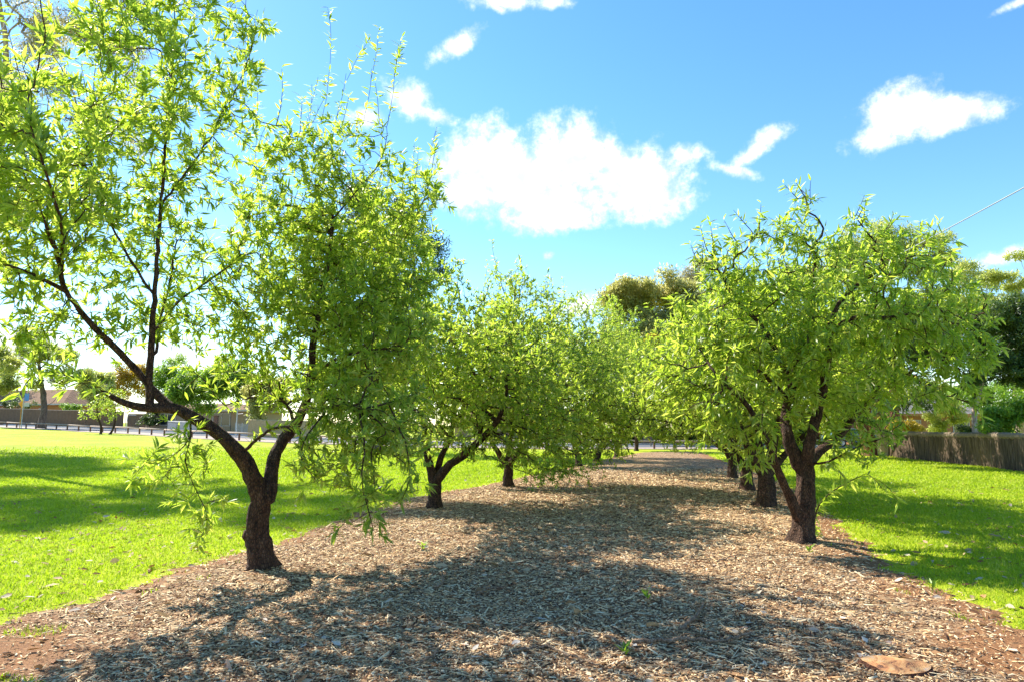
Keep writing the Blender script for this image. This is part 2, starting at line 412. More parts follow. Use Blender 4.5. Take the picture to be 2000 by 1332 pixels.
# wood chips (real pieces) ------------------------------------------------
def boxes_np(pos, yaw, tilt, roll, l, w, h):
    n = len(pos)
    base = np.array([[-.5, -.5, -.5], [.5, -.35, -.5], [.5, .35, -.5], [-.5, .5, -.5], [-.5, -.4, .5], [.45, -.3, .5], [.45, .3, .5], [-.5, .4, .5]])
    V = base[None] * np.stack([l, w, h], 1)[:, None, :]
    V = V + (rng.random((n, 8, 3)) - .5) * np.stack([l * .25, w * .35, h * .6], 1)[:, None, :]
    ct, st = np.cos(tilt), np.sin(tilt); cr, sr = np.cos(roll), np.sin(roll); cy, sy = np.cos(yaw), np.sin(yaw)
    x, y, z = V[..., 0], V[..., 1], V[..., 2]
    y, z = y * cr[:, None] - z * sr[:, None], y * sr[:, None] + z * cr[:, None]
    x, z = x * ct[:, None] - z * st[:, None], x * st[:, None] + z * ct[:, None]
    x, y = x * cy[:, None] - y * sy[:, None], x * sy[:, None] + y * cy[:, None]
    V = np.stack([x, y, z], -1) + pos[:, None, :]
    F = np.array([[4, 5, 6, 7], [0, 1, 5, 4], [1, 2, 6, 5], [2, 3, 7, 6], [3, 0, 4, 7]])
    L = (F[None] + (np.arange(n) * 8)[:, None, None]).reshape(-1)
    return V.reshape(-1, 3), L, np.arange(0, len(L), 4)


N = 330000
r = 2.6 + (rng.random(N) ** 1.15) * 24; th = (rng.random(N) - .5) * rad(92)
x, y = r * np.sin(th), r * np.cos(th); k = in_mulch(x, y); x, y, r = x[k], y[k], r[k]
sl = np.clip(1.15 - np.minimum((x - xleft(y)) / .9, (xright(y) - x) / 1.3), 0, 1)
sl = np.maximum(sl, 1.05 * np.exp(-((x + 3.8) / 1.2) ** 2 - ((y - 4.9) / .8) ** 2)); sl = np.maximum(sl, 1.0 * np.exp(-((x - 3.9) / 1.1) ** 2 - ((y - 4.7) / 1.3) ** 2))
k = (rng.random(len(x)) > sl * .82) & (rng.random(len(x)) > .55 * sm(.1, .8, fnoise(x * 1.9 + 1.3 * y, 6.1) * fnoise(y * 2.1 - x * .8, 2.7) + .25 * fnoise(x * 5.3, 1.) * fnoise(y * 6.1, 2.))); x, y, r = x[k], y[k], r[k]; n = len(x)
sc = 1 + np.clip(r - 6, 0, 30) / 14
l = (.012 + .030 * rng.random(n) ** 1.6 + .13 * (rng.random(n) > .965) * rng.random(n)) * sc; w = l * (.15 + .3 * rng.random(n)); w = np.minimum(w, .015 * sc)
h = (.0015 + .003 * rng.random(n))
pos = np.stack([x, y, mulch_z(x, y) + .002 + .014 * rng.random(n)], 1)
V, L, S = boxes_np(pos, rng.random(n) * 6.28, rng.normal(0, .22, n), rng.normal(0, .3, n), l, w, h)
o = link('wood_chip_mulch', mesh_np('wood_chip_mulch', V, L, S, M['chip'], attr={'rnd': np.repeat(np.clip(rng.random(n) * (.86 + .22 * fnoise(x * 1.3 + y, 2.1) * fnoise(y * 1.6 - x * .4, 4.4)), 0, 1), 5)})); tag(o, kind='stuff')

# grass blades --------------------------------------------------------------
N = 760000
r = 2.6 + (rng.random(N) ** 1.25) * 42; th = (rng.random(N) - .5) * rad(94)
x, y = r * np.sin(th), r * np.cos(th)
edge = np.minimum(x - xleft(y), xright(y) - x)
pn = fnoise(x * 2.1 + y * 1.3, 2.2) + fnoise(y * 2.7 - x * 1.9, .7)
patch = np.exp(-((x + 3.25) / .42) ** 2 - ((y - 4.25) / .32) ** 2) + .7 * np.exp(-((x + 3.65) / .25) ** 2 - ((y - 5.45) / .16) ** 2)
k = (edge < -.02 + .22 * pn * (rng.random(N)) + .35 * (rng.random(N) ** 6)) | ((edge < .75) & (fnoise(x * 4.1, 1.1) * fnoise(y * 3.7, 2.9) > .40) & (rng.random(N) < .6)) | (rng.random(N) < patch * .9 * (edge > 0) * (patch > .3))
k &= rng.random(N) < np.clip((44 - r) / 22, 0, 1)
x, y, r = x[k], y[k], r[k]; n = len(x); sc = 1 + np.clip(r - 7, 0, 40) / 9
hgt = (.022 + .03 * rng.random(n)) * (1 + .25 * (sc - 1)); wd = (.0035 + .002 * rng.random(n)) * sc
ya = rng.random(n) * 6.28; lean = rng.normal(0, .5, (n, 2)) * hgt[:, None]
z = ground_z(x, y)
b = np.stack([x, y, z - .004], 1); dx = np.stack([np.cos(ya) * wd, np.sin(ya) * wd, np.zeros(n)], 1)
mid = b + np.stack([lean[:, 0] * .35, lean[:, 1] * .35, hgt * .6], 1); tip = b + np.stack([lean[:, 0] * 1.2, lean[:, 1] * 1.2, hgt], 1)
V = np.stack([b - dx, b + dx, mid + dx * .7, mid - dx * .7, tip], 1).reshape(-1, 3)
F = (np.arange(n) * 5)[:, None] + np.array([0, 1, 2, 3, 3, 2, 4])[None]
S = (np.arange(n) * 7)[:, None] + np.array([0, 4])[None]
o = link('lawn_grass', mesh_np('lawn_grass', V, F.ravel(), S.ravel(), M['blade'], attr={'rnd': np.repeat(np.clip(.5 * rng.random(n) + .30 + .26 * (fnoise(x * .8 + y * .5, 3.1) * fnoise(y * .9 - x * .6, 5.7)) + .12 * fnoise(x * 3.1 - y * 2.2, 1.9), 0, 1) ** 1.1, 2)})); tag(o, kind='stuff')


# ------------------------------------------------------------------ leaves
def unit(v): return v / np.maximum(np.linalg.norm(v, axis=-1, keepdims=True), 1e-9)


def leaves_np(pos, d, nrm, ln, wd, fine=True, rg=rng):
    n = len(pos); d = unit(d); s = unit(np.cross(nrm, d)); u = np.cross(d, s)
    if fine:
        T = np.array([0, .3, .3, .3, .7, .7, .7, 1.]); S_ = np.array([0, -.5, 0, .5, -.36, 0, .36, 0]); H = np.array([0, .0, -.12, 0, .0, -.10, 0, 0])
        F = np.array([0, 2, 1, 0, 3, 2, 1, 2, 5, 4, 2, 3, 6, 5, 4, 5, 7, 5, 6, 7]); st = np.array([0, 3, 6, 10, 14, 17])
    else:
        T = np.array([0, .45, .45, 1.]); S_ = np.array([0, -.5, .5, 0]); H = np.array([0, .1, .1, -.1])
        F = np.array([0, 2, 1, 1, 2, 3]); st = np.array([0, 3])
    droop = .10 + .28 * rg.random(n)
    V = pos[:, None] + d[:, None] * (T[None, :, None] * ln[:, None, None]) + s[:, None] * (S_[None, :, None] * wd[:, None, None]) \
        + u[:, None] * ((H[None] * wd[:, None]) - (droop[:, None] * ln[:, None]) * (T[None] ** 2))[:, :, None]
    L = (F[None] + (np.arange(n) * len(T))[:, None]).ravel(); S = (st[None] + (np.arange(n) * len(F))[:, None]).ravel()
    return V.reshape(-1, 3), L, S, len(st)


# ------------------------------------------------------------------ tree builder
def catmull(pts, step):
    pts = np.asarray(pts, float); P4 = np.vstack([2 * pts[0] - pts[1], pts, 2 * pts[-1] - pts[-2]]); res = []
    for i in range(len(pts) - 1):
        p0, p1, p2, p3 = P4[i:i + 4]; n = max(1, int(round(np.linalg.norm(p2[:3] - p1[:3]) / step)))
        for k in range(n):
            t = k / n
            res.append(.5 * (2 * p1 + (p2 - p0) * t + (2 * p0 - 5 * p1 + 4 * p2 - p3) * t * t + (3 * p1 - p0 - 3 * p2 + p3) * t ** 3))
    res.append(pts[-1]); return np.array(res)


class Tree:
    def __init__(s, seed, step=.11):
        s.pos = []; s.par = []; s.rad = []; s.rg = np.random.default_rng(seed); s.step = step
        s.shoot = []                       # nodes on upright or hanging shoots
    def limb(s, pts):
        """pts: rows x, y, z, radius; joins the nearest node already there"""
        q = catmull(pts, s.step * .8)
        if s.pos:
            A = np.array(s.pos); par = int(np.argmin(((A - q[0, :3]) ** 2).sum(1)))
            if np.linalg.norm(A[par] - q[0, :3]) < .12: q = q[1:]
        else: par = -1
        for p in q:
            s.pos.append(p[:3] + s.rg.normal(0, .004, 3)); s.par.append(par); s.rad.append(max(p[3], .004)); par = len(s.pos) - 1
        return par
    def grow(s, att, dk=.17, iters=70, trop=(0, 0, .12), jit=.25):
        att = np.asarray(att); N0 = np.array(s.pos)
        rad0 = np.array(s.rad); ok = np.array([r < .13 for r in rad0]) & (N0[:, 2] > N0[:, 2].min() + .8)
        D = ((att[:, None] - N0[None]) ** 2).sum(2); D[:, ~ok] = 1e9
        ni = D.argmin(1); ndist = np.sqrt(D.min(1)); alive = np.ones(len(att), bool); kids = {}
        for it in range(iters):
            alive &= ndist > dk
            if not alive.any(): break
            idx = np.where(alive)[0]; A = np.array(s.pos)
            v = unit(att[idx] - A[ni[idx]]); acc = np.zeros((len(A), 3)); cnt = np.zeros(len(A))
            np.add.at(acc, ni[idx], v); np.add.at(cnt, ni[idx], 1)
            who = np.where(cnt > 0)[0]; new = []
            for w in who:
                dv = acc[w] / cnt[w] + np.array(trop) + s.rg.normal(0, jit, 3); dv /= max(np.linalg.norm(dv), 1e-6)
                p = A[w] + dv * s.step
                ks = kids.setdefault(w, [])
                if len(ks) >= 4 or any(np.linalg.norm(p - k) < .35 * s.step for k in ks):
                    if s.rg.random() < .5:
                        sel = idx[ni[idx] == w]; alive[sel[np.argmin(ndist[sel])]] = False
                    continue
                ks.append(p); new.append((p, w))
            if not new:
                continue
            base = len(s.pos)
            for p, w in new: s.pos.append(p); s.par.append(int(w)); s.rad.append(0.)
            B = np.array([p for p, _ in new]); ii = np.where(alive)[0]
            if len(ii):
                D = ((att[ii][:, None] - B[None]) ** 2).sum(2); m = D.argmin(1); dm = np.sqrt(D[np.arange(len(ii)), m])
                bt = dm < ndist[ii]; ndist[ii[bt]] = dm[bt]; ni[ii[bt]] = base + m[bt]
    def shoots(s, n, lo, hi, kind='up', zmin=None, zmax=None, out=.25, sel=None):
        A = np.array(s.pos); c = A.mean(0); par = np.array(s.par); R = np.array(s.rad)
        has = np.zeros(len(A), bool); has[par[par >= 0]] = True
        cand = np.where((R < .02) & (A[:, 2] > (zmin if zmin is not None else -9)) & (A[:, 2] < (zmax if zmax is not None else 99)))[0]
        if sel is not None: cand = np.array([i for i in cand if sel(A[i])], int)
        if kind == 'up' and len(cand):        # prefer nodes with nothing above
            sc = []
            for i in cand:
                d = A - A[i]; sc.append(((np.hypot(d[:, 0], d[:, 1]) < .25) & (d[:, 2] > .15)).sum())
            cand = cand[np.argsort(np.array(sc) + s.rg.random(len(sc)))[:max(n * 2, 1)]]
        if not len(cand): return
        for i in s.rg.choice(cand, min(n, len(cand)), replace=False):
            ln = lo + (hi - lo) * s.rg.random() ** 1.3; o = A[i] - c; o[2] = 0; o = o / (np.linalg.norm(o) + 1e-6)
            d = np.array([0, 0, 1.]) + o * out * s.rg.random() * 2 + s.rg.normal(0, .12, 3) if kind == 'up' else o * .9 + np.array([0, 0, -.1]) + s.rg.normal(0, .3, 3)
            p = A[i].copy(); pr = int(i); k = max(3, int(ln / .07))
            for q in range(k):
                if kind != 'up': d = d + np.array([0, 0, -.22])
                else: d = d + np.array([0, 0, .03]) + s.rg.normal(0, .04, 3)
                d = d / np.linalg.norm(d); p = p + d * .07
                s.pos.append(p.copy()); s.par.append(pr); s.rad.append(.0055 * (1 - q / k) + .0018); pr = len(s.pos) - 1; s.shoot.append(pr)
    def radii(s, tip=.0028, ex=2.35, cap=None):
        n = len(s.pos); R = np.array(s.rad); par = np.array(s.par); acc = np.zeros(n)
        for i in range(n - 1, -1, -1):
            if R[i] <= 0: R[i] = max(tip, acc[i] ** (1 / ex)) if acc[i] > 0 else tip
            if par[i] >= 0: acc[par[i]] += R[i] ** ex
        for i in range(n):
            if par[i] >= 0: R[i] = min(R[i], max(R[par[i]] * .97, tip))
        s.R = R
    def wood(s, thin=.012, big=14, flare=0., lump=0.):
        n = len(s.pos); A = np.array(s.pos); par = np.array(s.par); R = s.R; ch = [[] for _ in range(n)]
        for i in range(n):
            if par[i] >= 0: ch[par[i]].append(i)
        VV = [[], []]; FF = [[], []]; O = [0, 0]; z0 = A[0][2]
        stack = [(0, None)]
        while stack:
            i0, st = stack.pop(); chain = [i0]; 
            while ch[chain[-1]]:
                c = ch[chain[-1]]; m = max(c, key=lambda q: R[q]); chain_last = chain[-1]
                for q in c:
                    if q != m: stack.append((q, chain_last))
                chain.append(m)
            idx = ([st] if st is not None else []) + chain
            if len(idx) < 2: continue
            p = A[idx]; r = R[idx].copy()
            if st is not None: r[0] = min(r[0], r[1] * 1.25)
            tg = np.gradient(p, axis=0); tg = unit(tg); a = np.zeros_like(tg)
            ref = np.array([1., 0, 0]) if abs(tg[0][0]) < .8 else np.array([0, 1., 0]); cur = ref
            for k in range(len(p)):
                cur = cur - tg[k] * cur.dot(tg[k]); cur = cur / (np.linalg.norm(cur) + 1e-9); a[k] = cur
            b = np.cross(tg, a); rm = r[min(1, len(r) - 1)]
            ns = big if rm > .05 else 8 if rm > .02 else 5 if rm > .008 else 3
            w = 0 if rm > thin else 1
            an = np.arange(ns) * 2 * np.pi / ns
            rr = np.repeat(r[:, None], ns, 1)
            if rm > .04:
                hh = p[:, 2:3] - z0
                rr = rr * (1 + .10 * np.sin(an * 3 + hh * 3.1) + .07 * np.sin(an * 5 - hh * 7) + .05 * np.sin(an * 2 + hh * 19) + .055 * s.rg.normal(0, 1, rr.shape))
                if flare: rr = rr * (1 + flare * np.exp(-hh / .13) * (1 + .6 * np.sin(an * 5) + .3 * np.sin(an * 3 + 1)))
            v = p[:, None] + a[:, None] * (np.cos(an) * rr)[:, :, None] + b[:, None] * (np.sin(an) * rr)[:, :, None]
            m_ = len(p); k = np.arange(m_ - 1)[:, None] * ns; q = np.arange(ns)[None]; q2 = (q + 1) % ns
            f = np.stack([k + q, k + q2, k + ns + q2, k + ns + q], -1).reshape(-1, 4) + O[w]
            VV[w].append(v.reshape(-1, 3)); FF[w].append(f); O[w] += m_ * ns
        return [(np.concatenate(v) if v else np.zeros((0, 3)), np.concatenate(f) if f else np.zeros((0, 4), int)) for v, f in zip(VV, FF)]
    def leafset(s, per=5.0, ln=.10, wr=.26, up=.2, spur=.07, thick=.019, fine=True, clump=True):
        A = np.array(s.pos); par = np.array(s.par); R = s.R; isS = np.zeros(len(A), bool); isS[s.shoot] = True; rg = s.rg
        d0 = unit(A - A[np.maximum(par, 0)] + 1e-6)
        fine_n = np.where((R < thick) & (par >= 0) & ~isS)[0]
        cnt = rg.poisson(per, len(fine_n)) if not clump else np.where(rg.random(len(fine_n)) < .8, rg.poisson(per * 1.25, len(fine_n)), 0)
        id1 = np.repeat(fine_n, cnt)
        # leaves of one node share a spur
        sp = unit(rg.normal(0, 1, (len(A), 3)) + d0 * .6) * (spur * (.3 + rg.random((len(A), 1))))
        sp = np.where((rg.random(len(A)) < .5)[:, None], sp, sp * .25)
        p1 = A[id1] + sp[id1] + d0[id1] * (rg.random((len(id1), 1)) - .5) * s.step * .8
        v1 = d0[id1] * .6 + unit(sp)[id1] * .35 + unit(rg.normal(0, 1, (len(id1), 3))) * .8 + np.array([0, 0, up])
        sh = np.array(s.shoot, int); cs = rg.poisson(2.6, len(sh)) if len(sh) else np.zeros(0, int); id2 = np.repeat(sh, cs)
        p2 = A[id2] + d0[id2] * (rg.random((len(id2), 1)) - .5) * .07
        per2 = unit(np.cross(rg.normal(0, 1, (len(id2), 3)), d0[id2])); v2 = d0[id2] * .55 + per2 * .85 + np.array([0, 0, -.15])
        p = np.vstack([p1, p2]); v = unit(np.vstack([v1, v2])); n = len(p)
        nr = np.array([0, 0, 1.]) + rg.normal(0, .55, (n, 3)); L_ = ln * (.55 + .65 * rg.random(n)); 
        mat_r = rg.random(n) * .75 + .25 * rg.random(len(A))[np.concatenate([id1, id2])]
        mat_r = np.where(rg.random(n) > .985, 1., np.clip(mat_r, 0, .93))
        V, L, S, nf = leaves_np(p, v, nr, L_, L_ * wr * (.85 + .3 * rg.random(n)), fine, rg)
        return V, L, S, np.repeat(mat_r, nf), n


def join_wood_leaves(name, twig, lv, mats):
    (wv, wf), (V, L, S, R, n) = twig, lv
    VV = np.vstack([wv, V]) if len(wv) else V; LL = np.concatenate([wf.ravel(), L + len(wv)]); SS = np.concatenate([np.arange(len(wf)) * 4, S + len(wf) * 4])
    return mesh_np(name, VV, LL, SS, mats, attr={'rnd': np.concatenate([np.full(len(wf), .3), R])}, smooth=True,
                   midx=np.concatenate([np.zeros(len(wf), int), np.ones(len(S), int)]))


def blob_pts(blobs, n, rg):
    """blobs: rows x, y, z, radius (sideways, depth, height the same) -> n points through their union"""
    B = np.array(blobs, float); w = B[:, 3] ** 2.2; k = rg.choice(len(B), n, p=w / w.sum())
    d = unit(rg.normal(0, 1, (n, 3))); r = rg.random(n) ** (1 / 2.4)
    p = B[k, :3] + d * (r * B[k, 3])[:, None]; ph = rg.random(6) * 6
    q = (np.sin(p[:, 0] * 6.1 + ph[0] + 2 * np.sin(p[:, 1] * 2.3)) + np.sin(p[:, 1] * 5.3 + ph[1] + 2 * np.sin(p[:, 2] * 2.9)) + np.sin(p[:, 2] * 6.7 + ph[2] + 2 * np.sin(p[:, 0] * 2.1)))
    return p[q > -.75]


def make_tree(name, label, cat, group, T, base, mats, thin=.012, flare=.42, lv=None, big=14, extra=None):
    root = thing(name, tuple(base), label, cat, group)
    (tw, twig) = T.wood(thin, big, flare)
    tv, tf = tw
    if extra is not None:
        ev, ef = extra; tf = np.vstack([tf, np.array(ef) + len(tv)]); tv = np.vstack([tv, ev])
    o = link('trunk', mesh_np('trunk', tv, tf.ravel(), np.arange(len(tf)) * 4, mats[0], smooth=True), root)
    o = link('crown', join_wood_leaves('crown', twig, lv, [mats[0], mats[1]]), root)
    return root


def zp(lst, d0):           # pixel rows (px, py, depth offset, r) -> world rows
    return np.array([[*P(a, b, d0 + c), r] for a, b, c, r in lst])


ALM = [M['almond_bark'], M['almond_leaf']]
GROUP = 'almond trees in two rows along the mulch'
LABEL_TREE = 'almond'
nleaf = 0

def gb(px, d):            # ground point in the direction of column px at depth d
    x = (px - 1000) / FPX * d * 1.0; return (x, d, float(terrain(x, d)))


# ---- the near left tree (leaning, forked low)
b = G(510, 1112); d0 = b[1]
T = Tree(11, .10)
T.limb(np.vstack([[*(b + [0, 0, -.08]), .155], zp([(508, 1085, 0, .138), (502, 1045, 0, .135), (505, 1010, 0, .110), (510, 975, 0, .105), (512, 962, 0, .110)], d0)]))
T.limb(zp([(508, 975, 0, .115), (498, 940, -.05, .096), (482, 905, -.1, .092), (455, 870, -.2, .093), (415, 838, -.3, .085), (370, 812, -.45, .078), (335, 797, -.55, .070), (292, 797, -.7, .048), (250, 790, -.9, .034), (215, 773, -1.1, .022), (190, 755, -1.2, .010)], d0))
T.limb(zp([(520, 985, 0, .10), (527, 945, .1, .080), (533, 905, .2, .073), (548, 868, .3, .066), (580, 825, .4, .058), (598, 780, .45, .050), (608, 720, .5, .043), (612, 670, .5, .038), (624, 610, .5, .036), (640, 520, .5, .026), (650, 420, .5, .018)], d0))
T.limb(zp([(292, 795, -.7, 0.0407), (291, 740, -.7, 0.0385), (297, 660, -.7, 0.0340), (303, 560, -.65, 0.0296), (309, 460, -.6, 0.0252), (318, 360, -.6, 0.0192), (325, 250, -.6, 0.0118)], d0))
T.limb(zp([(330, 796, -.55, 0.0518), (310, 775, -.6, 0.0444), (285, 745, -.7, 0.0385), (245, 700, -.9, 0.0333), (185, 640, -1.2, 0.0296), (130, 570, -1.6, 0.0252), (112, 500, -1.9, 0.0207), (92, 450, -2.2, 0.0148)], d0))
T.limb(zp([(130, 570, -1.6, 0.0222), (70, 540, -1.8, 0.0163), (-20, 500, -2.1, 0.0118), (-90, 430, -2.3, 0.0074)], d0))
T.limb(zp([(120, 530, -1.7, 0.0178), (120, 440, -2.4, 0.0148), (90, 340, -2.8, 0.0104), (60, 240, -3.0, 0.0074)], d0))
T.limb(zp([(470, 885, -.15, 0.0222), (500, 860, -.3, 0.0178), (530, 838, -.5, 0.0148), (570, 832, -.6, 0.0104)], d0))
T.limb(zp([(305, 700, -.65, 0.0178), (310, 640, -.5, 0.0163), (330, 560, -.3, 0.0133), (345, 470, -.2, 0.0089)], d0))
T.limb(zp([(300, 650, -.7, 0.0163), (350, 590, -.5, 0.0148), (420, 540, -.3, 0.0104), (470, 500, 0, 0.0074)], d0))
T.limb(zp([(612, 665, .5, 0.0252), (650, 640, .6, 0.0207), (700, 600, .7, 0.0163), (760, 540, .8, 0.0104)], d0))
T.limb(zp([(605, 740, .5, 0.0252), (640, 710, .3, 0.0207), (690, 690, .1, 0.0163), (760, 680, -.1, 0.0104)], d0))
T.limb(zp([(590, 800, .4, 0.0296), (620, 800, 0, 0.0222), (670, 790, -.4, 0.0163), (720, 800, -.8, 0.0104)], d0))
T.limb(zp([(575, 830, .4, 0.0222), (560, 790, .6, 0.0178), (520, 770, .8, 0.0133), (440, 790, .9, 0.0089)], d0))
T.limb(zp([(303, 580, -.65, 0.0163), (250, 500, -.8, 0.0133), (200, 400, -1.1, 0.0096), (170, 290, -1.4, 0.0067)], d0))
T.limb(zp([(316, 400, -.6, 0.0148), (370, 330, -.5, 0.0126), (430, 240, -.4, 0.0089), (480, 130, -.4, 0.0067), (505, 40, -.4, 0.0044)], d0))
T.limb(zp([(325, 260, -.6, 0.0104), (335, 150, -.8, 0.0081), (340, 40, -.9, 0.0059), (335, -40, -.9, 0.0037)], d0))
T.limb(zp([(650, 430, .5, 0.0118), (700, 370, .5, 0.0089), (745, 310, .5, 0.0067), (760, 225, .5, 0.0037)], d0))
T.limb(zp([(760, 540, .8, 0.0096), (800, 450, .7, 0.0081), (835, 370, .6, 0.0059), (850, 290, .6, 0.0037)], d0))
BL = [(60, 430, -1.6, .75), (80, 300, -2.0, .62), (-60, 480, -1.8, .8), (160, 470, -1.0, .6), (170, 330, -1.2, .6), (250, 300, -.6, .7), (330, 260, -.5, .7), (430, 260, -.3, .45),
      (490, 150, -.4, .22), (300, 430, -.4, .65), (400, 430, 0, .6), (470, 480, .3, .5), (420, 560, .2, .6), (350, 620, 0, .35), (520, 620, .3, .6), (580, 560, .6, .6), (560, 420, .5, .6),
      (600, 340, .4, .5), (540, 320, .5, .35), (680, 470, .6, .6), (660, 360, .4, .3), (760, 470, .5, .5), (800, 420, .5, .3), (740, 580, .4, .6), (810, 540, .4, .32), (660, 650, .2, .6), (760, 680, .1, .5), (800, 640, 0, .35),
      (600, 700, .3, .5), (700, 760, -.2, .5), (640, 800, -.3, .4), (760, 800, -.3, .45), (720, 880, -.6, .35), (650, 900, -.5, .28), (700, 960, -.8, .22), (60, 580, -1.8, .4), (180, 620, -1.2, .35),
      (0, 380, -2.3, .6), (20, 640, -1.8, .22), (230, 680, -1.0, .28), (430, 700, .5, .3), (480, 730, .5, .3), (370, 730, .6, .2), (280, 200, -1.4, .45), (200, 180, -1.8, .4), (110, 200, -2.4, .4), (30, 200, -2.6, .4), (400, 170, -.9, .35),
      (450, 120, -.3, .38), (490, 60, -.3, .28), (440, 20, -.4, .3), (380, 60, -.7, .4), (330, 10, -.8, .4), (240, -30, -1.4, .4), (150, -20, -2.2, .35), (570, 270, .4, .32), (640, 290, .4, .32), (700, 300, .5, .2), (760, 340, .5, .28), (830, 400, .5, .3), (740, 400, .5, .4), (850, 480, .5, .2), (640, 500, 1.9, .7), (740, 560, 2.2, .8), (700, 680, 1.8, .7), (600, 620, 1.9, .6), (780, 480, 1.9, .6), (560, 500, 1.9, .6), (760, 700, 2.4, .7), (690, 700, .7, .6), (780, 620, .7, .5), (640, 560, 1.0, .7), (720, 820, .1, .5), (660, 760, .6, .5), (740, 880, -.2, .4), (600, 470, 1.0, .6), (700, 520, 1.1, .6), (195, 735, -1.2, .3), (240, 745, -1.0, .2), (100, 690, -1.5, .35), (40, 600, -1.7, .4), (260, 620, -.8, .35), (420, 650, .2, .4), (470, 690, .4, .4), (520, 720, .4, .35), (380, 560, .2, .4), (550, 780, .6, .3), (60, 330, -2.4, .6), (20, 250, -2.5, .5), (100, 380, -2.0, .5), (170, 100, -2.0, .4), (280, 110, -1.5, .4), (540, 400, .8, .5), (150, 690, -1.4, .25), (120, 60, -2.8, .28), (230, 60, -2.2, .3), (330, 90, -1.2, .35)]
wb = zp(BL, d0)
T.grow(blob_pts(wb, 9500, T.rg), dk=.10)
wb2 = np.array([w_ for w_ in wb if w_[0] > -3.0 and w_[3] > .2]); T.grow(blob_pts(wb2, 3200, T.rg), dk=.09)
T.shoots(44, .5, 1.3, 'up', zmin=4.4, out=.1, sel=lambda p: p[0] < -2.7)
T.shoots(46, .3, .8, 'up', zmin=3.9, out=.12, sel=lambda p: p[0] > -2.7)
T.shoots(40, .4, 1.0, 'up', zmin=3.2, out=.15)
T.shoots(14, .4, .8, 'up', zmin=3.3, out=.15, sel=lambda p: p[0] > -1.7)
T.shoots(34, .2, .6, 'down', zmax=2.3)
for pts in ([(370, 812, -.45, .014), (372, 850, -.6, .010), (362, 900, -.7, .007), (385, 960, -.75, .005), (405, 1010, -.8, .004), (392, 1050, -.8, .003)],
            [(372, 850, -.6, .009), (350, 880, -.8, .006), (310, 905, -1.0, .004)],
            [(640, 800, -.3, .012), (600, 850, -.8, .008), (590, 900, -1.0, .006), (620, 940, -1.1, .004)],
            [(700, 790, -.5, .012), (712, 870, -1.0, .009), (706, 940, -1.2, .006), (728, 1030, -1.3, .004)],
            [(760, 790, -.5, .012), (790, 860, -.8, .008), (800, 930, -.9, .005), (782, 985, -.9, .003)]):
    a0 = len(T.pos); T.limb(zp(pts, d0)); e = list(range(a0 + 2, len(T.pos))); T.shoot += e + e
    A = np.array(T.pos)[e]
    T.grow(A[T.rg.integers(0, len(A), 26)] + T.rg.normal(0, .13, (26, 3)), dk=.08, iters=6)
T.radii()
lv = T.leafset(9.0, .122, .215)
# pruned burl on the trunk
bc = P(488, 1046, d0 - .02); bm = MB(); 
bv = []; bf = []
for q in range(9):
    for w_ in range(12):
        th1 = math.pi * (q + .01) / 8.02; ph = 2 * math.pi * w_ / 12; rr_ = .075 * (1 + .25 * math.sin(3 * ph + q) + .2 * T.rg.normal())
        bv.append(bc + np.array([math.sin(th1) * math.cos(ph) * rr_, math.sin(th1) * math.sin(ph) * rr_, math.cos(th1) * rr_ * 1.0]))
for q in range(8):
    for w_ in range(12): bf.append((q * 12 + w_, (q + 1) * 12 + w_, (q + 1) * 12 + (w_ + 1) % 12, q * 12 + (w_ + 1) % 12))
make_tree('almond_tree', 'large open almond tree in left foreground, trunk forking low with one limb arching far left', 'tree', GROUP, T, b, ALM, lv=lv, big=20, extra=(np.array(bv), bf)); nleaf += lv[4]

# ---- the near right tree
b = G(1567, 1062); d0 = b[1]
T = Tree(23, .11)
T.limb(np.vstack([[*(b + [0, 0, -.08]), .18], zp([(1568, 1030, 0, .148), (1572, 980, 0, .138), (1573, 940, 0, .132), (1570, 905, 0, .13)], d0)]))
T.limb(zp([(1565, 915, 0, .12), (1550, 885, 0, .088), (1539, 850, 0, .08), (1537, 800, .1, .072), (1550, 745, .1, .064), (1560, 705, .1, .06), (1578, 650, .1, .045), (1590, 580, .1, .03), (1590, 500, 0, .018)], d0))
T.limb(zp([(1572, 910, 0, .115), (1580, 870, -.1, .075), (1596, 810, -.1, .068), (1612, 740, -.1, .06), (1620, 680, -.1, .052), (1622, 630, -.1, .044), (1650, 580, 0, .036), (1700, 540, 0, .024), (1760, 500, 0, .014)], d0))
T.limb(zp([(1582, 905, .1, .07), (1600, 882, .2, .06), (1640, 850, .3, .05), (1680, 800, .4, .042), (1720, 760, .5, .032), (1790, 720, .4, .02), (1860, 690, .3, .012)], d0))
T.limb(zp([(1560, 1015, -.05, .08), (1545, 975, -.15, .062), (1528, 940, -.25, .056), (1512, 895, -.4, .046), (1490, 840, -.5, .036), (1450, 780, -.7, .03), (1400, 740, -.8, .018)], d0))
T.limb(zp([(1550, 745, .1, .055), (1520, 695, .1, .045), (1480, 630, 0, .034), (1440, 590, 0, .024), (1410, 540, 0, .014)], d0))
T.limb(zp([(1540, 780, .1, .04), (1500, 740, .4, .03), (1440, 690, .6, .02), (1360, 660, .7, .012)], d0))
T.limb(zp([(1620, 650, -.1, .035), (1670, 620, -.4, .028), (1740, 620, -.6, .02), (1830, 600, -.6, .012)], d0))
T.limb(zp([(1585, 905, 0, .018), (1620, 900, -.4, .014), (1680, 870, -.7, .010), (1740, 850, -.9, .006)], d0))
T.limb(zp([(1582, 1050, .3, .012), (1600, 985, .2, .01), (1640, 950, .1, .007), (1690, 925, 0, .004)], d0))
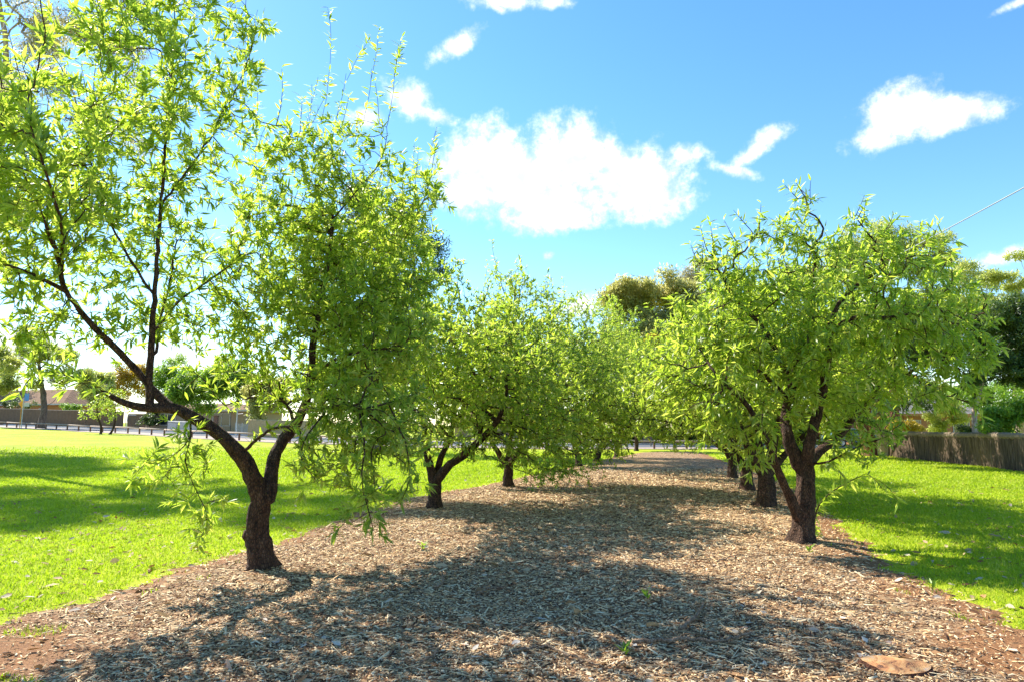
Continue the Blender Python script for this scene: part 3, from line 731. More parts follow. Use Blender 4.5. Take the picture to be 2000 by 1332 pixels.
BL = [(1550, 450, 0, .38), (1575, 395, 0, .16), (1470, 520, 0, .55), (1400, 545, 0, .42), (1620, 520, 0, .62), (1720, 510, 0, .5), (1810, 500, 0, .38), (1490, 450, 0, .2), (1660, 450, 0, .25), (1830, 450, 0, .13),
      (1820, 600, -.2, .6), (1890, 640, -.1, .42), (1800, 680, -.4, .6), (1720, 620, -.4, .75), (1600, 620, -.5, .75), (1500, 620, -.3, .75), (1400, 640, 0, .65), (1340, 620, .2, .35), (1380, 720, -.2, .65), (1320, 720, 0, .4),
      (1450, 720, -.6, .6), (1400, 800, -.5, .5), (1460, 850, -.7, .38), (1480, 900, -.8, .22), (1540, 740, -.3, .6), (1620, 740, -.4, .5), (1650, 810, .2, .4), (1700, 720, .2, .6), (1790, 760, -.5, .38), (1860, 740, -.5, .4),
      (1900, 700, -.3, .32), (1930, 680, -.2, .18), (1640, 880, -.6, .3), (1690, 860, -.8, .22), (1660, 920, -.7, .15), (1600, 700, .8, .7), (1450, 600, .8, .6), (1700, 600, .8, .6), (1340, 780, 0, .3)]
T.grow(blob_pts(zp(BL, d0), 6500, T.rg), dk=.11)
T.shoots(60, .2, .5, 'up', zmin=3.2, out=.5)
T.shoots(60, .2, .55, 'down', zmax=3.0)
T.shoots(40, .2, .5, 'down', zmax=9)
T.radii(); lv = T.leafset(7.8, .145, .20, up=-.3, thick=.028)
make_tree('almond_tree', 'full rounded almond tree in right foreground with several thick upright limbs from one trunk', 'tree', GROUP, T, b, ALM, lv=lv, big=20); nleaf += lv[4]


# ---- the other orchard trees
def orchard(seed, bp, limbs, blobs, natt, label, per=6.0, ln=.12, fine=True, hang=20, up=14, r0=.15, dk=.17, step=.13):
    global nleaf
    b = G(*bp); d0 = b[1]; T = Tree(seed, step)
    for i, l in enumerate(limbs):
        w = zp(l, d0)
        if i == 0: w = np.vstack([[*(b + [0, 0, -.08]), r0], w])
        T.limb(w)
    bb = zp(blobs, d0); c0 = bb[:, :3].mean(0); ex = [[c0[0] + dx, c0[1] + dy, c0[2] + dz, r_] for dx, dy, dz, r_ in ((0, 2.0, .2, 1.1), (0, -1.9, -.2, 1.1), (.5, -2.3, .3, .8), (1.3, -1.6, .1, .8), (-.7, -2.2, .6, .7), (1.5, -.4, .8, .9), (1.6, .5, -.5, 1.1), (1.9, -.6, -1.2, .8), (-1.5, .8, -.2, 1.0), (.8, 1.5, .9, .9), (-.6, -1.0, .9, .8), (2.2, 1.0, -.6, .8))]
    T.grow(blob_pts(np.vstack([bb, ex]), int(natt * 3.7), T.rg), dk=dk * .64)
    T.shoots(up, .3, .9, 'up', zmin=3.9, out=.15); T.shoots(int(hang * 1.6), .25, .7, 'down', zmax=2.4)
    T.radii(tip=.0035); lv = T.leafset(per * 1.4, ln * .92, .29, fine=fine)
    nleaf += lv[4]
    return make_tree('almond_tree', label, 'tree', GROUP, T, b, ALM, lv=lv, big=12)


orchard(31, (848, 994), [[(848, 965, 0, .125), (850, 940, 0, .125)],
                         [(848, 942, 0, .10), (838, 900, 0, .075), (832, 860, 0, .065), (826, 800, 0, .055), (815, 720, .1, .04), (800, 640, .1, .025)],
                         [(852, 925, .1, .07), (865, 885, .2, .06), (880, 850, .3, .05), (890, 780, .5, .035), (895, 700, .6, .022)],
                         [(855, 935, -.1, .09), (880, 905, -.2, .08), (912, 882, -.3, .075), (945, 852, -.4, .06), (975, 815, -.5, .045), (990, 760, -.5, .03), (980, 690, -.5, .02)],
                         [(945, 800, -.2, .04), (953, 775, -.2, .045), (930, 735, -.1, .035), (905, 690, 0, .022)],
                         [(935, 860, -.3, .05), (940, 830, -.3, .042), (952, 780, -.2, .04)]],
        [(850, 600, 0, .85), (800, 680, 0, .85), (900, 680, 0, .9), (960, 640, 0, .7), (780, 780, 0, .7), (930, 780, -.2, .75), (860, 800, 0, .7), (880, 550, 0, .4), (980, 740, 0, .6), (740, 820, 0, .45), (760, 700, 0, .5),
         (980, 830, -.3, .5), (930, 890, -.5, .33), (820, 870, -.4, .35), (780, 890, -.4, .28), (960, 920, -.5, .2), (1020, 800, -.2, .4), (890, 515, 0, .2), (850, 700, 1, .9), (850, 700, -1, .8), (1010, 880, -.5, .3)],
        2600, 'second almond tree of the left row, dark V-forked trunk on the mulch')
orchard(32, (992, 952), [[(992, 925, 0, .12), (992, 905, 0, .12)],
                         [(990, 908, 0, .09), (975, 885, 0, .07), (955, 850, 0, .05), (950, 790, 0, .04), (955, 700, 0, .025)],
                         [(993, 900, .1, .09), (995, 870, .2, .07), (1000, 820, .2, .06), (1005, 740, .2, .045), (1005, 640, .2, .025)],
                         [(995, 905, -.1, .08), (1015, 880, -.2, .065), (1045, 840, -.3, .05), (1070, 770, -.4, .035), (1090, 700, -.4, .02)]],
        [(990, 580, 0, .9), (1040, 600, 0, 1.0), (970, 660, 0, 1.0), (1070, 680, 0, 1.2), (1000, 740, 0, 1.1), (1090, 780, 0, 1.0), (960, 790, 0, .8), (1040, 840, -.3, .8), (1100, 860, -.4, .6), (1060, 910, -.7, .4), (1110, 920, -.8, .4),
         (940, 860, -.3, .4), (1010, 545, 0, .5), (1030, 690, 1.2, 1.1), (1030, 700, -1.2, 1.0), (1150, 900, -1, .3), (1040, 950, -1.0, .25)],
        2600, 'third almond tree of the left row, single straight trunk ringed by low hanging sprays', ln=.12, hang=30, step=.15, dk=.2)
orchard(33, (1130, 911), [[(1128, 890, 0, .12), (1122, 870, 0, .11)], [(1123, 872, 0, .08), (1105, 830, 0, .06), (1090, 740, 0, .035)], [(1124, 870, 0, .08), (1135, 810, 0, .07), (1140, 700, 0, .04)], [(1126, 875, 0, .06), (1150, 830, 0, .05), (1175, 760, 0, .03)]],
        [(1120, 620, 0, 1.1), (1100, 690, 0, 1.3), (1160, 690, 0, 1.4), (1130, 770, 0, 1.5), (1090, 800, 0, 1.0), (1180, 800, 0, 1.1), (1140, 850, -.5, .8), (1130, 590, 0, .5), (1130, 700, 1.5, 1.3)],
        1900, 'fourth almond tree of the left row, slim trunk leaning left at the mulch edge', per=6.5, ln=.15, fine=False, hang=20, step=.2, dk=.27, r0=.14)
orchard(34, (1166, 901), [[(1170, 878, 0, .12), (1180, 860, 0, .11)], [(1180, 862, 0, .09), (1200, 830, 0, .07), (1215, 760, 0, .04)], [(1178, 860, 0, .08), (1170, 800, 0, .06), (1175, 700, 0, .03)]],
        [(1180, 640, 0, 1.2), (1160, 700, 0, 1.3), (1210, 700, 0, 1.4), (1190, 770, 0, 1.5), (1150, 810, 0, 1.1), (1225, 800, 0, 1.1), (1190, 600, 0, .6), (1190, 850, -.5, .8)],
        1700, 'fifth almond tree of the left row, its trunk bent sharply to the right', per=6.5, ln=.16, fine=False, hang=16, step=.22, dk=.3, r0=.14)
orchard(35, (1204, 893), [[(1205, 870, 0, .12), (1206, 855, 0, .11)], [(1206, 856, 0, .08), (1190, 810, 0, .06), (1190, 720, 0, .03)], [(1207, 856, 0, .08), (1225, 800, 0, .06), (1230, 720, 0, .03)]],
        [(1205, 640, 0, 1.3), (1190, 700, 0, 1.4), (1230, 700, 0, 1.3), (1210, 770, 0, 1.6), (1235, 810, 0, 1.2), (1190, 600, 0, .7), (1180, 820, 0, 1.1)],
        1600, 'small straight-trunked almond tree second from the far end of the left row', per=6.5, ln=.17, fine=False, hang=10, step=.24, dk=.33, r0=.13)
orchard(36, (1243, 880), [[(1243, 862, 0, .12), (1243, 850, 0, .1)], [(1243, 851, 0, .07), (1232, 820, 0, .05), (1230, 760, 0, .03)], [(1243, 851, 0, .07), (1256, 815, 0, .05), (1262, 770, 0, .03)]],
        [(1240, 730, 0, 1.6), (1245, 790, 0, 1.7), (1228, 690, 0, 1.2), (1270, 800, 0, 1.2), (1255, 830, 0, .9)],
        1200, 'last and tiniest almond tree of the left row, at the end of the mulch', per=7, ln=.2, fine=False, hang=8, step=.28, dk=.38, r0=.13)
orchard(41, (1497, 991), [[(1497, 965, 0, .17), (1495, 930, 0, .17)], [(1494, 932, 0, .11), (1470, 890, 0, .08), (1440, 820, 0, .06), (1410, 740, 0, .03)], [(1496, 930, 0, .11), (1510, 870, .2, .08), (1530, 780, .3, .05), (1540, 660, .3, .03)],
                          [(1495, 930, .1, .09), (1480, 860, .4, .07), (1470, 760, .6, .04)], [(1498, 932, .1, .08), (1540, 880, .5, .06), (1620, 800, .8, .03)]],
        [(1340, 740, .3, .6), (1400, 680, .4, .9), (1480, 600, .5, .9), (1560, 600, .5, 1.0), (1500, 700, .5, 1.1), (1600, 700, .6, 1.0), (1420, 780, .3, .9), (1520, 800, .6, .9), (1300, 780, .3, .4), (1640, 780, .8, .7), (1380, 820, 0, .5), (1330, 660, .5, .5)],
        2300, 'second almond tree of the right row, with a thick stumpy trunk', r0=.21, ln=.13, hang=26, step=.14, dk=.19)
orchard(42, (1460, 959), [[(1459, 940, 0, .15), (1458, 915, 0, .15)], [(1457, 917, 0, .1), (1435, 880, 0, .07), (1400, 820, 0, .05), (1350, 760, 0, .03)], [(1459, 915, 0, .1), (1470, 850, 0, .07), (1475, 740, 0, .04)], [(1440, 885, 0, .04), (1390, 850, -.3, .03), (1300, 822, -.5, .02), (1240, 818, -.6, .012)]],
        [(1310, 740, 0, .8), (1370, 700, 0, 1.2), (1440, 660, 0, 1.3), (1300, 800, 0, .7), (1390, 790, 0, 1.0), (1470, 780, 0, 1.1), (1520, 700, 0, 1.2), (1260, 800, -.4, .6), (1280, 830, -.5, .45), (1300, 850, -.5, .4), (1340, 850, -.3, .5), (1240, 770, 0, .5), (1320, 660, 0, .6)],
        2000, 'third almond tree of the right row, short dark trunk farthest left of the three', r0=.18, ln=.14, fine=False, hang=26, step=.17, dk=.23)
b4 = [(1432, 935), (1412, 915)]
orchard(43, (1431, 934), [[(1430, 915, 0, .14), (1430, 900, 0, .14)], [(1429, 900, 0, .09), (1400, 850, 0, .06), (1360, 780, 0, .03)], [(1430, 900, 0, .09), (1440, 830, 0, .07), (1440, 740, 0, .03)], [(1425, 890, 0, .05), (1360, 840, 0, .035), (1270, 815, 0, .02)]],
        [(1340, 750, 0, 1.2), (1400, 720, 0, 1.4), (1300, 790, 0, .9), (1380, 800, 0, 1.1), (1460, 760, 0, 1.3), (1320, 830, -.3, .7), (1280, 835, -.2, .5), (1250, 800, 0, .7), (1270, 760, 0, .8), (1260, 710, 0, .6), (1350, 690, 0, 1.0)],
        1600, 'fourth almond tree of the right row, branches arching low over the far mulch', ln=.16, fine=False, hang=24, step=.2, dk=.28)
print('orchard leaves', nleaf)

# the two young trees on the far left lawn
for (bp, lb, bl, seed) in (((204, 845), 'young almond tree on the far left lawn with a short stem leaning left', [(190, 800, 0, 1.0), (168, 805, 0, .8), (205, 785, 0, .8)], 51),
                           ((222, 844), 'young almond tree on the far left lawn with a straight upright stem', [(225, 795, 0, 1.1), (245, 800, 0, .8), (230, 770, 0, .8), (215, 815, 0, .6)], 52)):
    b = np.array(gb(bp[0], 60)); d0 = 60.; T = Tree(seed, .2)
    T.limb(np.vstack([[*(b + [0, 0, -.05]), .1], zp([(bl[0][0] + (bp[0] - bl[0][0]) * .5, 830, 0, .08), (bl[0][0], 812, 0, .06), (bl[0][0], 790, 0, .03)], d0)]))
    T.grow(blob_pts(zp(bl, d0), 420, T.rg), dk=.25); T.radii(tip=.006); lv = T.leafset(7, .2, .3, fine=False)
    make_tree('young_tree', lb, 'tree', 'young trees on the far lawn', T, b, [M['almond_bark'], M['almond_leaf']], lv=lv, big=8)


# ------------------------------------------------------------------ background trees: trunk, limbs to every clump, clumps of leaves
def big_tree(name, label, base, trunk, blobs, d0, mats, n=9000, ln=.3, wr=.4, seed=1, cr=.28, r0=.3, group=None, hang=0., flat=.85, limbs=True, shell=.5, gaps=0.):
    """trunk: pixel rows (px, py, dd, r); blobs: (px, py, dd, r)"""
    rg = np.random.default_rng(seed); T = Tree(seed, .5 if r0 > .15 else .25); B = zp(blobs, d0)
    base = np.array(base, float)
    T.limb(np.vstack([[*(base + [0, 0, -.1]), r0 * 1.2], zp(trunk, d0)])) if len(trunk) else T.limb(np.array([[*(base + [0, 0, -.1]), r0], [*(base + (B[:, :3].mean(0) - base) * .6), r0 * .5]]))
    A0 = np.array(T.pos)
    cl = []; w = B[:, 3] ** 2; w = w / w.sum(); nc = max(len(B) * 5, int(sum((b_[3] / cr) ** 2 for b_ in B) * 1.5))
    nc = min(nc, 900); n = int(n * 1.5); ln = ln * .95
    for q in range(nc):
        b_ = B[rg.choice(len(B), p=w)]; d = unit(rg.normal(0, 1, 3)); 
        if d[2] < -.6: d[2] *= -.6
        r_ = b_[3] * (shell + (1 - shell) * rg.random() ** .7); cl.append([*(b_[:3] + d * r_ * np.array([1, 1, flat])), cr * (.6 + .8 * rg.random())])
    cl = np.array(cl)
    if limbs: T.grow(cl[:, :3], dk=cr * .9, iters=40, jit=.2)
    T.radii(tip=.012 if r0 > .15 else .006)
    w = cl[:, 3] ** 2; k = rg.choice(len(cl), n, p=w / w.sum()); d = unit(rg.normal(0, 1, (n, 3))); rr_ = rg.random(n) ** .5
    p = cl[k, :3] + d * (rr_ * cl[k, 3])[:, None] * np.array([1.15, 1.15, flat])
    p[:, 2] -= hang * rg.random(n) ** 2
    v = unit(d * .5 + rg.normal(0, .7, (n, 3)) + np.array([0, 0, -.5 if hang else .1])); nr = np.array([0, 0, 1.]) + d * .7 + rg.normal(0, .5, (n, 3))
    L_ = ln * (.6 + .8 * rg.random(n)); V, L, S, nf = leaves_np(p, v, nr, L_, L_ * wr, False, rg)
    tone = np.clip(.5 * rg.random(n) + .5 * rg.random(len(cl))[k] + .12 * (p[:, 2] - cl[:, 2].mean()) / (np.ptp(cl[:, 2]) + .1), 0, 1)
    return make_tree(name, label, 'tree', group, T, base, mats, thin=.03, flare=.15, lv=(V, L, S, np.repeat(tone, nf), n), big=10)


GUM = [M['pale_bark'], M['gum_leaf']]; GREY = [M['grey_bark'], M['grey_leaf']]; DARK = [M['grey_bark'], M['dark_leaf']]


BGG = 'tall gum trees behind the orchard'
b = gb(-110, 27)
big_tree('gum_tree', 'tall pale-trunked gum tree at top left behind the leaning almond tree', b, [(-60, 600, 0, .3), (-20, 350, 0, .26), (5, 180, 0, .22), (12, 90, 0, .18), (-6, -40, 0, .14), (20, -150, 0, .1)],
         [(60, 30, 0, 1.3), (150, 60, 0, 1.2), (230, 90, 0, 1.0), (120, 170, 0, .9), (40, -100, 0, 1.8), (180, -60, 0, 1.6), (190, 230, 0, .9), (150, 330, 0, .9), (200, 400, 0, .7), (250, 270, 0, .8), (270, 140, 0, .7), (-20, 250, -6, 1.1), (-80, 250, -9, 1.0), (30, 200, -6, .9), (-150, 200, -8, 1.3), (-60, 330, -6, .9), (-180, 100, 0, 2.2), (-250, -50, 0, 2.2), (-160, 300, 3, 2.0), (-60, -60, 4, 2.0), (90, 90, 2, 1.4), (0, 150, 2, 1.4), (60, 300, 0, .7), (130, 440, 0, .6), (-120, 0, 0, 2), (-100, 200, 0, 1.5), (240, 180, 0, .5), (260, 10, 0, .8), (30, 480, 0, .6)],  # lobes nearer the camera and out of frame added to shade the left lawn
         27, [M['pale_bark'], M['grey_leaf']], 52000, .18, .2, seed=61, cr=.42, r0=.32, group=BGG, hang=.6, shell=.2)
b = gb(-130, 37)
big_tree('gum_tree', 'tall gum tree half outside the left edge of the picture, behind the pale-trunked one', b, [(-120, 700, 0, .35), (-110, 400, 0, .3), (-90, 200, 0, .22)],
         [(-100, 300, 0, 2.6), (-60, 420, 0, 2.4), (-150, 430, 0, 2.6), (-30, 330, 0, 1.8), (-90, 180, 0, 2.5), (-40, 520, 0, 1.7), (-120, 560, 0, 2.2), (10, 420, 0, 1.3), (-200, 300, 0, 2.6), (0, 250, 0, 1.6)],
         37, [M['pale_bark'], M['grey_leaf']], 34000, .24, .22, seed=60, cr=.6, r0=.36, group=BGG, hang=.5, shell=.3)
b = gb(735, 40)
big_tree('gum_tree', 'dark rounded gum tree behind the leaning almond tree, left of the big cloud', b, [(738, 760, 0, .35), (735, 600, 0, .3), (740, 480, 0, .2)],
         [(735, 400, 0, 1.6), (700, 440, 0, 1.6), (780, 440, 0, 1.6), (820, 500, 0, 1.4), (740, 500, 0, 2), (670, 520, 0, 1.6), (790, 570, 0, 1.6), (840, 540, 0, .9), (640, 620, 0, 1.5), (740, 640, 0, 1.8), (840, 470, 0, .6), (700, 375, 0, 1.0), (730, 740, 0, 2)],
         40, [M['grey_bark'], M['dark_leaf']], 20000, .26, .25, seed=62, cr=.6, group=BGG, hang=.5)
b = gb(1262, 60)
big_tree('gum_tree', 'olive gum tree with brownish top in the middle distance, above the end of the mulch', b, [(1262, 780, 0, .4), (1262, 700, 0, .35), (1265, 620, 0, .25)],
         [(1210, 580, 0, 1.6), (1250, 570, 0, 1.7), (1295, 562, 0, 1.8), (1330, 570, 0, 1.6), (1230, 620, 0, 2), (1280, 620, 0, 2.2), (1320, 630, 0, 1.8), (1200, 640, 0, 1.4), (1260, 690, 0, 2.4), (1300, 690, 0, 2.4), (1220, 680, 0, 2.2), (1240, 600, 2, 2.4), (1290, 600, 2, 2.4), (1320, 660, 0, 2.2), (1200, 610, 1, 1.6), (1270, 650, -2, 2.2), (1180, 590, 0, .8), (1350, 600, 0, 1.8)],
         60, [M['grey_bark'], M['gum_leaf']], 38000, .34, .3, seed=63, cr=.7, r0=.4, group=BGG, shell=.4)
b = gb(1365, 66)
big_tree('gum_tree', 'wispy grey-brown gum tree peeking over the left shoulder of the right almond tree', b, [(1365, 700, 0, .35), (1360, 600, 0, .25)],
         [(1345, 545, 0, 1.4), (1375, 530, 0, 1.8), (1400, 580, 0, 2), (1345, 600, 0, 1.4), (1360, 515, 0, .9)], 66, [M['pale_bark'], M['grey_leaf']], 9000, .3, .2, seed=64, cr=.6, r0=.35, group=BGG, shell=.2, hang=.5)
b = gb(1740, 46)
big_tree('gum_tree', 'tall yellow-olive gum tree behind the right almond tree, under the wire', b, [(1740, 700, 0, .4), (1735, 600, 0, .3)],
         [(1680, 480, 0, 1.3), (1740, 470, 0, 1.5), (1800, 490, 0, 1.6), (1700, 530, 0, 2), (1770, 540, 0, 2), (1820, 520, 0, 1.5), (1640, 540, 0, 1.8), (1840, 470, 0, .6), (1560, 560, 0, 1.6), (1640, 500, 0, 1.2), (1850, 555, 0, 1.3), (1860, 610, 0, 1.5), (1800, 640, 0, 1.8), (1720, 450, 0, 1.0), (1800, 600, 0, 1.6), (1680, 620, 0, 1.6)],
         46, [M['red_bark'], M['olive_leaf']], 30000, .27, .25, seed=65, cr=.6, r0=.35, group=BGG, shell=.35)
b = gb(1905, 60)
big_tree('gum_tree', 'gum tree with small rounded tufts just left of the far right edge', b, [(1905, 720, 0, .35), (1895, 620, 0, .25)],
         [(1885, 530, 0, 1.4), (1870, 620, 0, 2), (1940, 640, 0, 2), (1900, 560, 0, 1.8), (1860, 580, 0, 1.4), (1930, 545, 0, 1.0), (1905, 610, 0, 1.5), (1930, 600, 0, 1.2)], 60, [M['red_bark'], M['olive_leaf']], 9000, .3, .3, seed=66, cr=.5, r0=.35, group=BGG, shell=.6)
b = gb(1985, 52)
big_tree('gum_tree', 'gum tree with bare pinkish branches and flat tufts at the far right edge', b, [(1985, 720, 0, .35), (1985, 620, 0, .25), (1990, 560, 0, .15)],
         [(1978, 505, 0, .9), (2010, 500, 0, .9), (1965, 550, 0, 1.0), (2000, 560, 0, 1.1), (2040, 530, 0, 1.2), (1950, 590, 0, .9), (2020, 610, 0, 1.2), (1985, 640, 0, 1.4), (1940, 545, 0, .7)], 52, [M['pale_bark'], M['olive_leaf']], 7500, .26, .3, seed=67, cr=.45, r0=.35, group=BGG, shell=.7, flat=.5)
b = tuple(G(1702, 889))
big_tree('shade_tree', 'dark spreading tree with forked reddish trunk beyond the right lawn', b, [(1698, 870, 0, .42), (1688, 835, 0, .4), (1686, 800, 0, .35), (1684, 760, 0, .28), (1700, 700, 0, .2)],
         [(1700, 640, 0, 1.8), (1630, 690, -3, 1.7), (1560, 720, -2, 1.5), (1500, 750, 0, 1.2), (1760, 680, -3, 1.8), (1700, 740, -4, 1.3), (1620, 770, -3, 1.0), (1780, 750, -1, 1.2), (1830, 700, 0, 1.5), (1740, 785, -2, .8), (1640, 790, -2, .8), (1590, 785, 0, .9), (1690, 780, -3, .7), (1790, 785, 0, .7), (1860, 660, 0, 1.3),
          (1690, 670, -9, 1.5), (1730, 690, -10, 1.4), (1760, 640, -9, 1.5), (1650, 690, -9.5, 1.3), (1700, 640, -11, 1.3), (1690, 670, -6, 1.5), (1640, 740, -6, 1.1), (1730, 720, -7, 1.2), (1760, 650, -6, 1.3), (1800, 700, -5, 1.3), (1650, 650, -7, 1.3), (1680, 620, -4, 1.5)],  # hidden canopy lobes toward the camera, added to shade the brushwood fence
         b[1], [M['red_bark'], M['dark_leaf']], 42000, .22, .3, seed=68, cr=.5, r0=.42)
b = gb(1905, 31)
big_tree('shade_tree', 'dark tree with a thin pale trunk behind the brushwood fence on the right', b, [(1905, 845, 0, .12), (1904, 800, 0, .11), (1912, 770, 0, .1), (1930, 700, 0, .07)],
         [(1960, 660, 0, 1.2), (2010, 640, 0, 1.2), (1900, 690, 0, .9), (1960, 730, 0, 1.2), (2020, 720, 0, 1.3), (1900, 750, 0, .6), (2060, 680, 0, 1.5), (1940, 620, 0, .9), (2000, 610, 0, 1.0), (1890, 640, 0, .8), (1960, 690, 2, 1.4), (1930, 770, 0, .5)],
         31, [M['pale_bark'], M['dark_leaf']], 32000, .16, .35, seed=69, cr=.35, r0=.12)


def shrub(name, label, cat, base, blobs, d0, leaf, n=2500, ln=.14, wr=.5, seed=1, cr=.25, group=None):
    o = big_tree(name, label, base, [], blobs, d0, [M['grey_bark'], M[leaf]], n, ln, wr, seed=seed, cr=cr, r0=.05, group=group, shell=.35)
    o['category'] = cat; return o


SG = 'garden shrubs behind the brushwood fence'
shrub('garden_bush', 'light green leafy bush behind the fence at the right edge', 'bush', gb(1975, 27), [(1960, 815, 0, .55), (2000, 800, 0, .7), (1930, 832, 0, .35), (2030, 810, 0, .7), (1975, 840, 0, .5)], 27, 'fresh_leaf', 7000, .11, .5, 71, .25, SG)
shrub('garden_bush', 'yellow-green feathery bush before the grey roof on the right', 'bush', gb(1830, 38), [(1820, 815, 0, .5), (1850, 800, 0, .7), (1870, 825, 0, .5), (1835, 840, 0, .6), (1800, 842, 0, .4)], 38, 'olive_leaf', 5000, .15, .3, 72, .25, SG)
shrub('clipped_hedge', 'low dark clipped hedge behind the fence beside the pale trunk', 'hedge', gb(1910, 34), [(1885, 842, 0, .35), (1910, 842, 0, .4), (1935, 842, 0, .4), (1955, 842, 0, .35)], 34, 'dark_leaf', 4000, .1, .5, 73, .2, SG)
shrub('garden_bush', 'yellowish low bush beside the sandstone pier', 'bush', gb(1762, 42), [(1750, 838, 0, .5), (1775, 835, 0, .5), (1800, 838, 0, .5)], 42, 'yellow_leaf', 2500, .14, .4, 74, .25, SG)
shrub('garden_tree', 'green tree with yellow flowers on top in the gap between the two rows', 'tree', gb(1275, 56), [(1262, 690, 0, 1.0), (1285, 700, 0, 1.0), (1270, 740, 0, 1.5), (1300, 760, 0, 1.5), (1250, 770, 0, 1.2), (1330, 740, 0, 1.5), (1240, 720, 0, 1.4), (1290, 720, 0, 1.5), (1320, 700, 0, 1.2)], 56, 'fresh_leaf', 15000, .22, .4, 75, .5)
shrub('flower_bush', 'yellow flowering bush top in the gap between the two rows', 'bush', gb(1268, 54.8), [(1250, 690, 0, .6), (1275, 675, 0, .9), (1300, 672, 0, .8), (1290, 695, 0, .6)], 54.8, 'yellow_leaf', 5000, .2, .4, 76, .35)
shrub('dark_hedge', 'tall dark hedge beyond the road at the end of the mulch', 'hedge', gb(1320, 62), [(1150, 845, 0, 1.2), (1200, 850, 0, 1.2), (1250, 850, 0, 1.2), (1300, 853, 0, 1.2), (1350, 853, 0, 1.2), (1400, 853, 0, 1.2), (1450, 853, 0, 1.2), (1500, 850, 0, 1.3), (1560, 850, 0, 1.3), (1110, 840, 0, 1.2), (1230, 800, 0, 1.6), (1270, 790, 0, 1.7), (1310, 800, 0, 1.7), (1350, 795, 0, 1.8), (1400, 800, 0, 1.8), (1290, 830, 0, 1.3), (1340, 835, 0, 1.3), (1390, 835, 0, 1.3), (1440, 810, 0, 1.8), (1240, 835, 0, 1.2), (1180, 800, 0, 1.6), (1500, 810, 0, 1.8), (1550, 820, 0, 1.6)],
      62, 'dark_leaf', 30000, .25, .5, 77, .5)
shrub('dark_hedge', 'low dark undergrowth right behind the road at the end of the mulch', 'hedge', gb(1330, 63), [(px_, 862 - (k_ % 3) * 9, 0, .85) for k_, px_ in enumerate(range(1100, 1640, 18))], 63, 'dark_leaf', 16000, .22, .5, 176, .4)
shrub('garden_tree', 'leafy green tree mass low behind the fence at the far right', 'tree', gb(1960, 50), [(1930, 770, 0, 1.3), (1980, 760, 0, 1.6), (2030, 770, 0, 1.6), (1960, 800, 0, 1.3), (2010, 810, 0, 1.3), (1900, 800, 0, 1.3), (1880, 770, 0, 1.2), (1850, 800, 0, .9)], 50, 'fresh_leaf', 9000, .2, .4, 78, .45, 'garden trees behind the right fence')
shrub('garden_tree', 'pale straw-coloured tree behind the grey roof on the right', 'tree', gb(1850, 74), [(1790, 775, 0, 1.8), (1840, 770, 0, 2.0), (1890, 770, 0, 2.0), (1740, 780, 0, 1.6), (1860, 800, 0, 1.6)], 74, 'olive_leaf', 9000, .3, .35, 79, .55, 'garden trees behind the right fence')
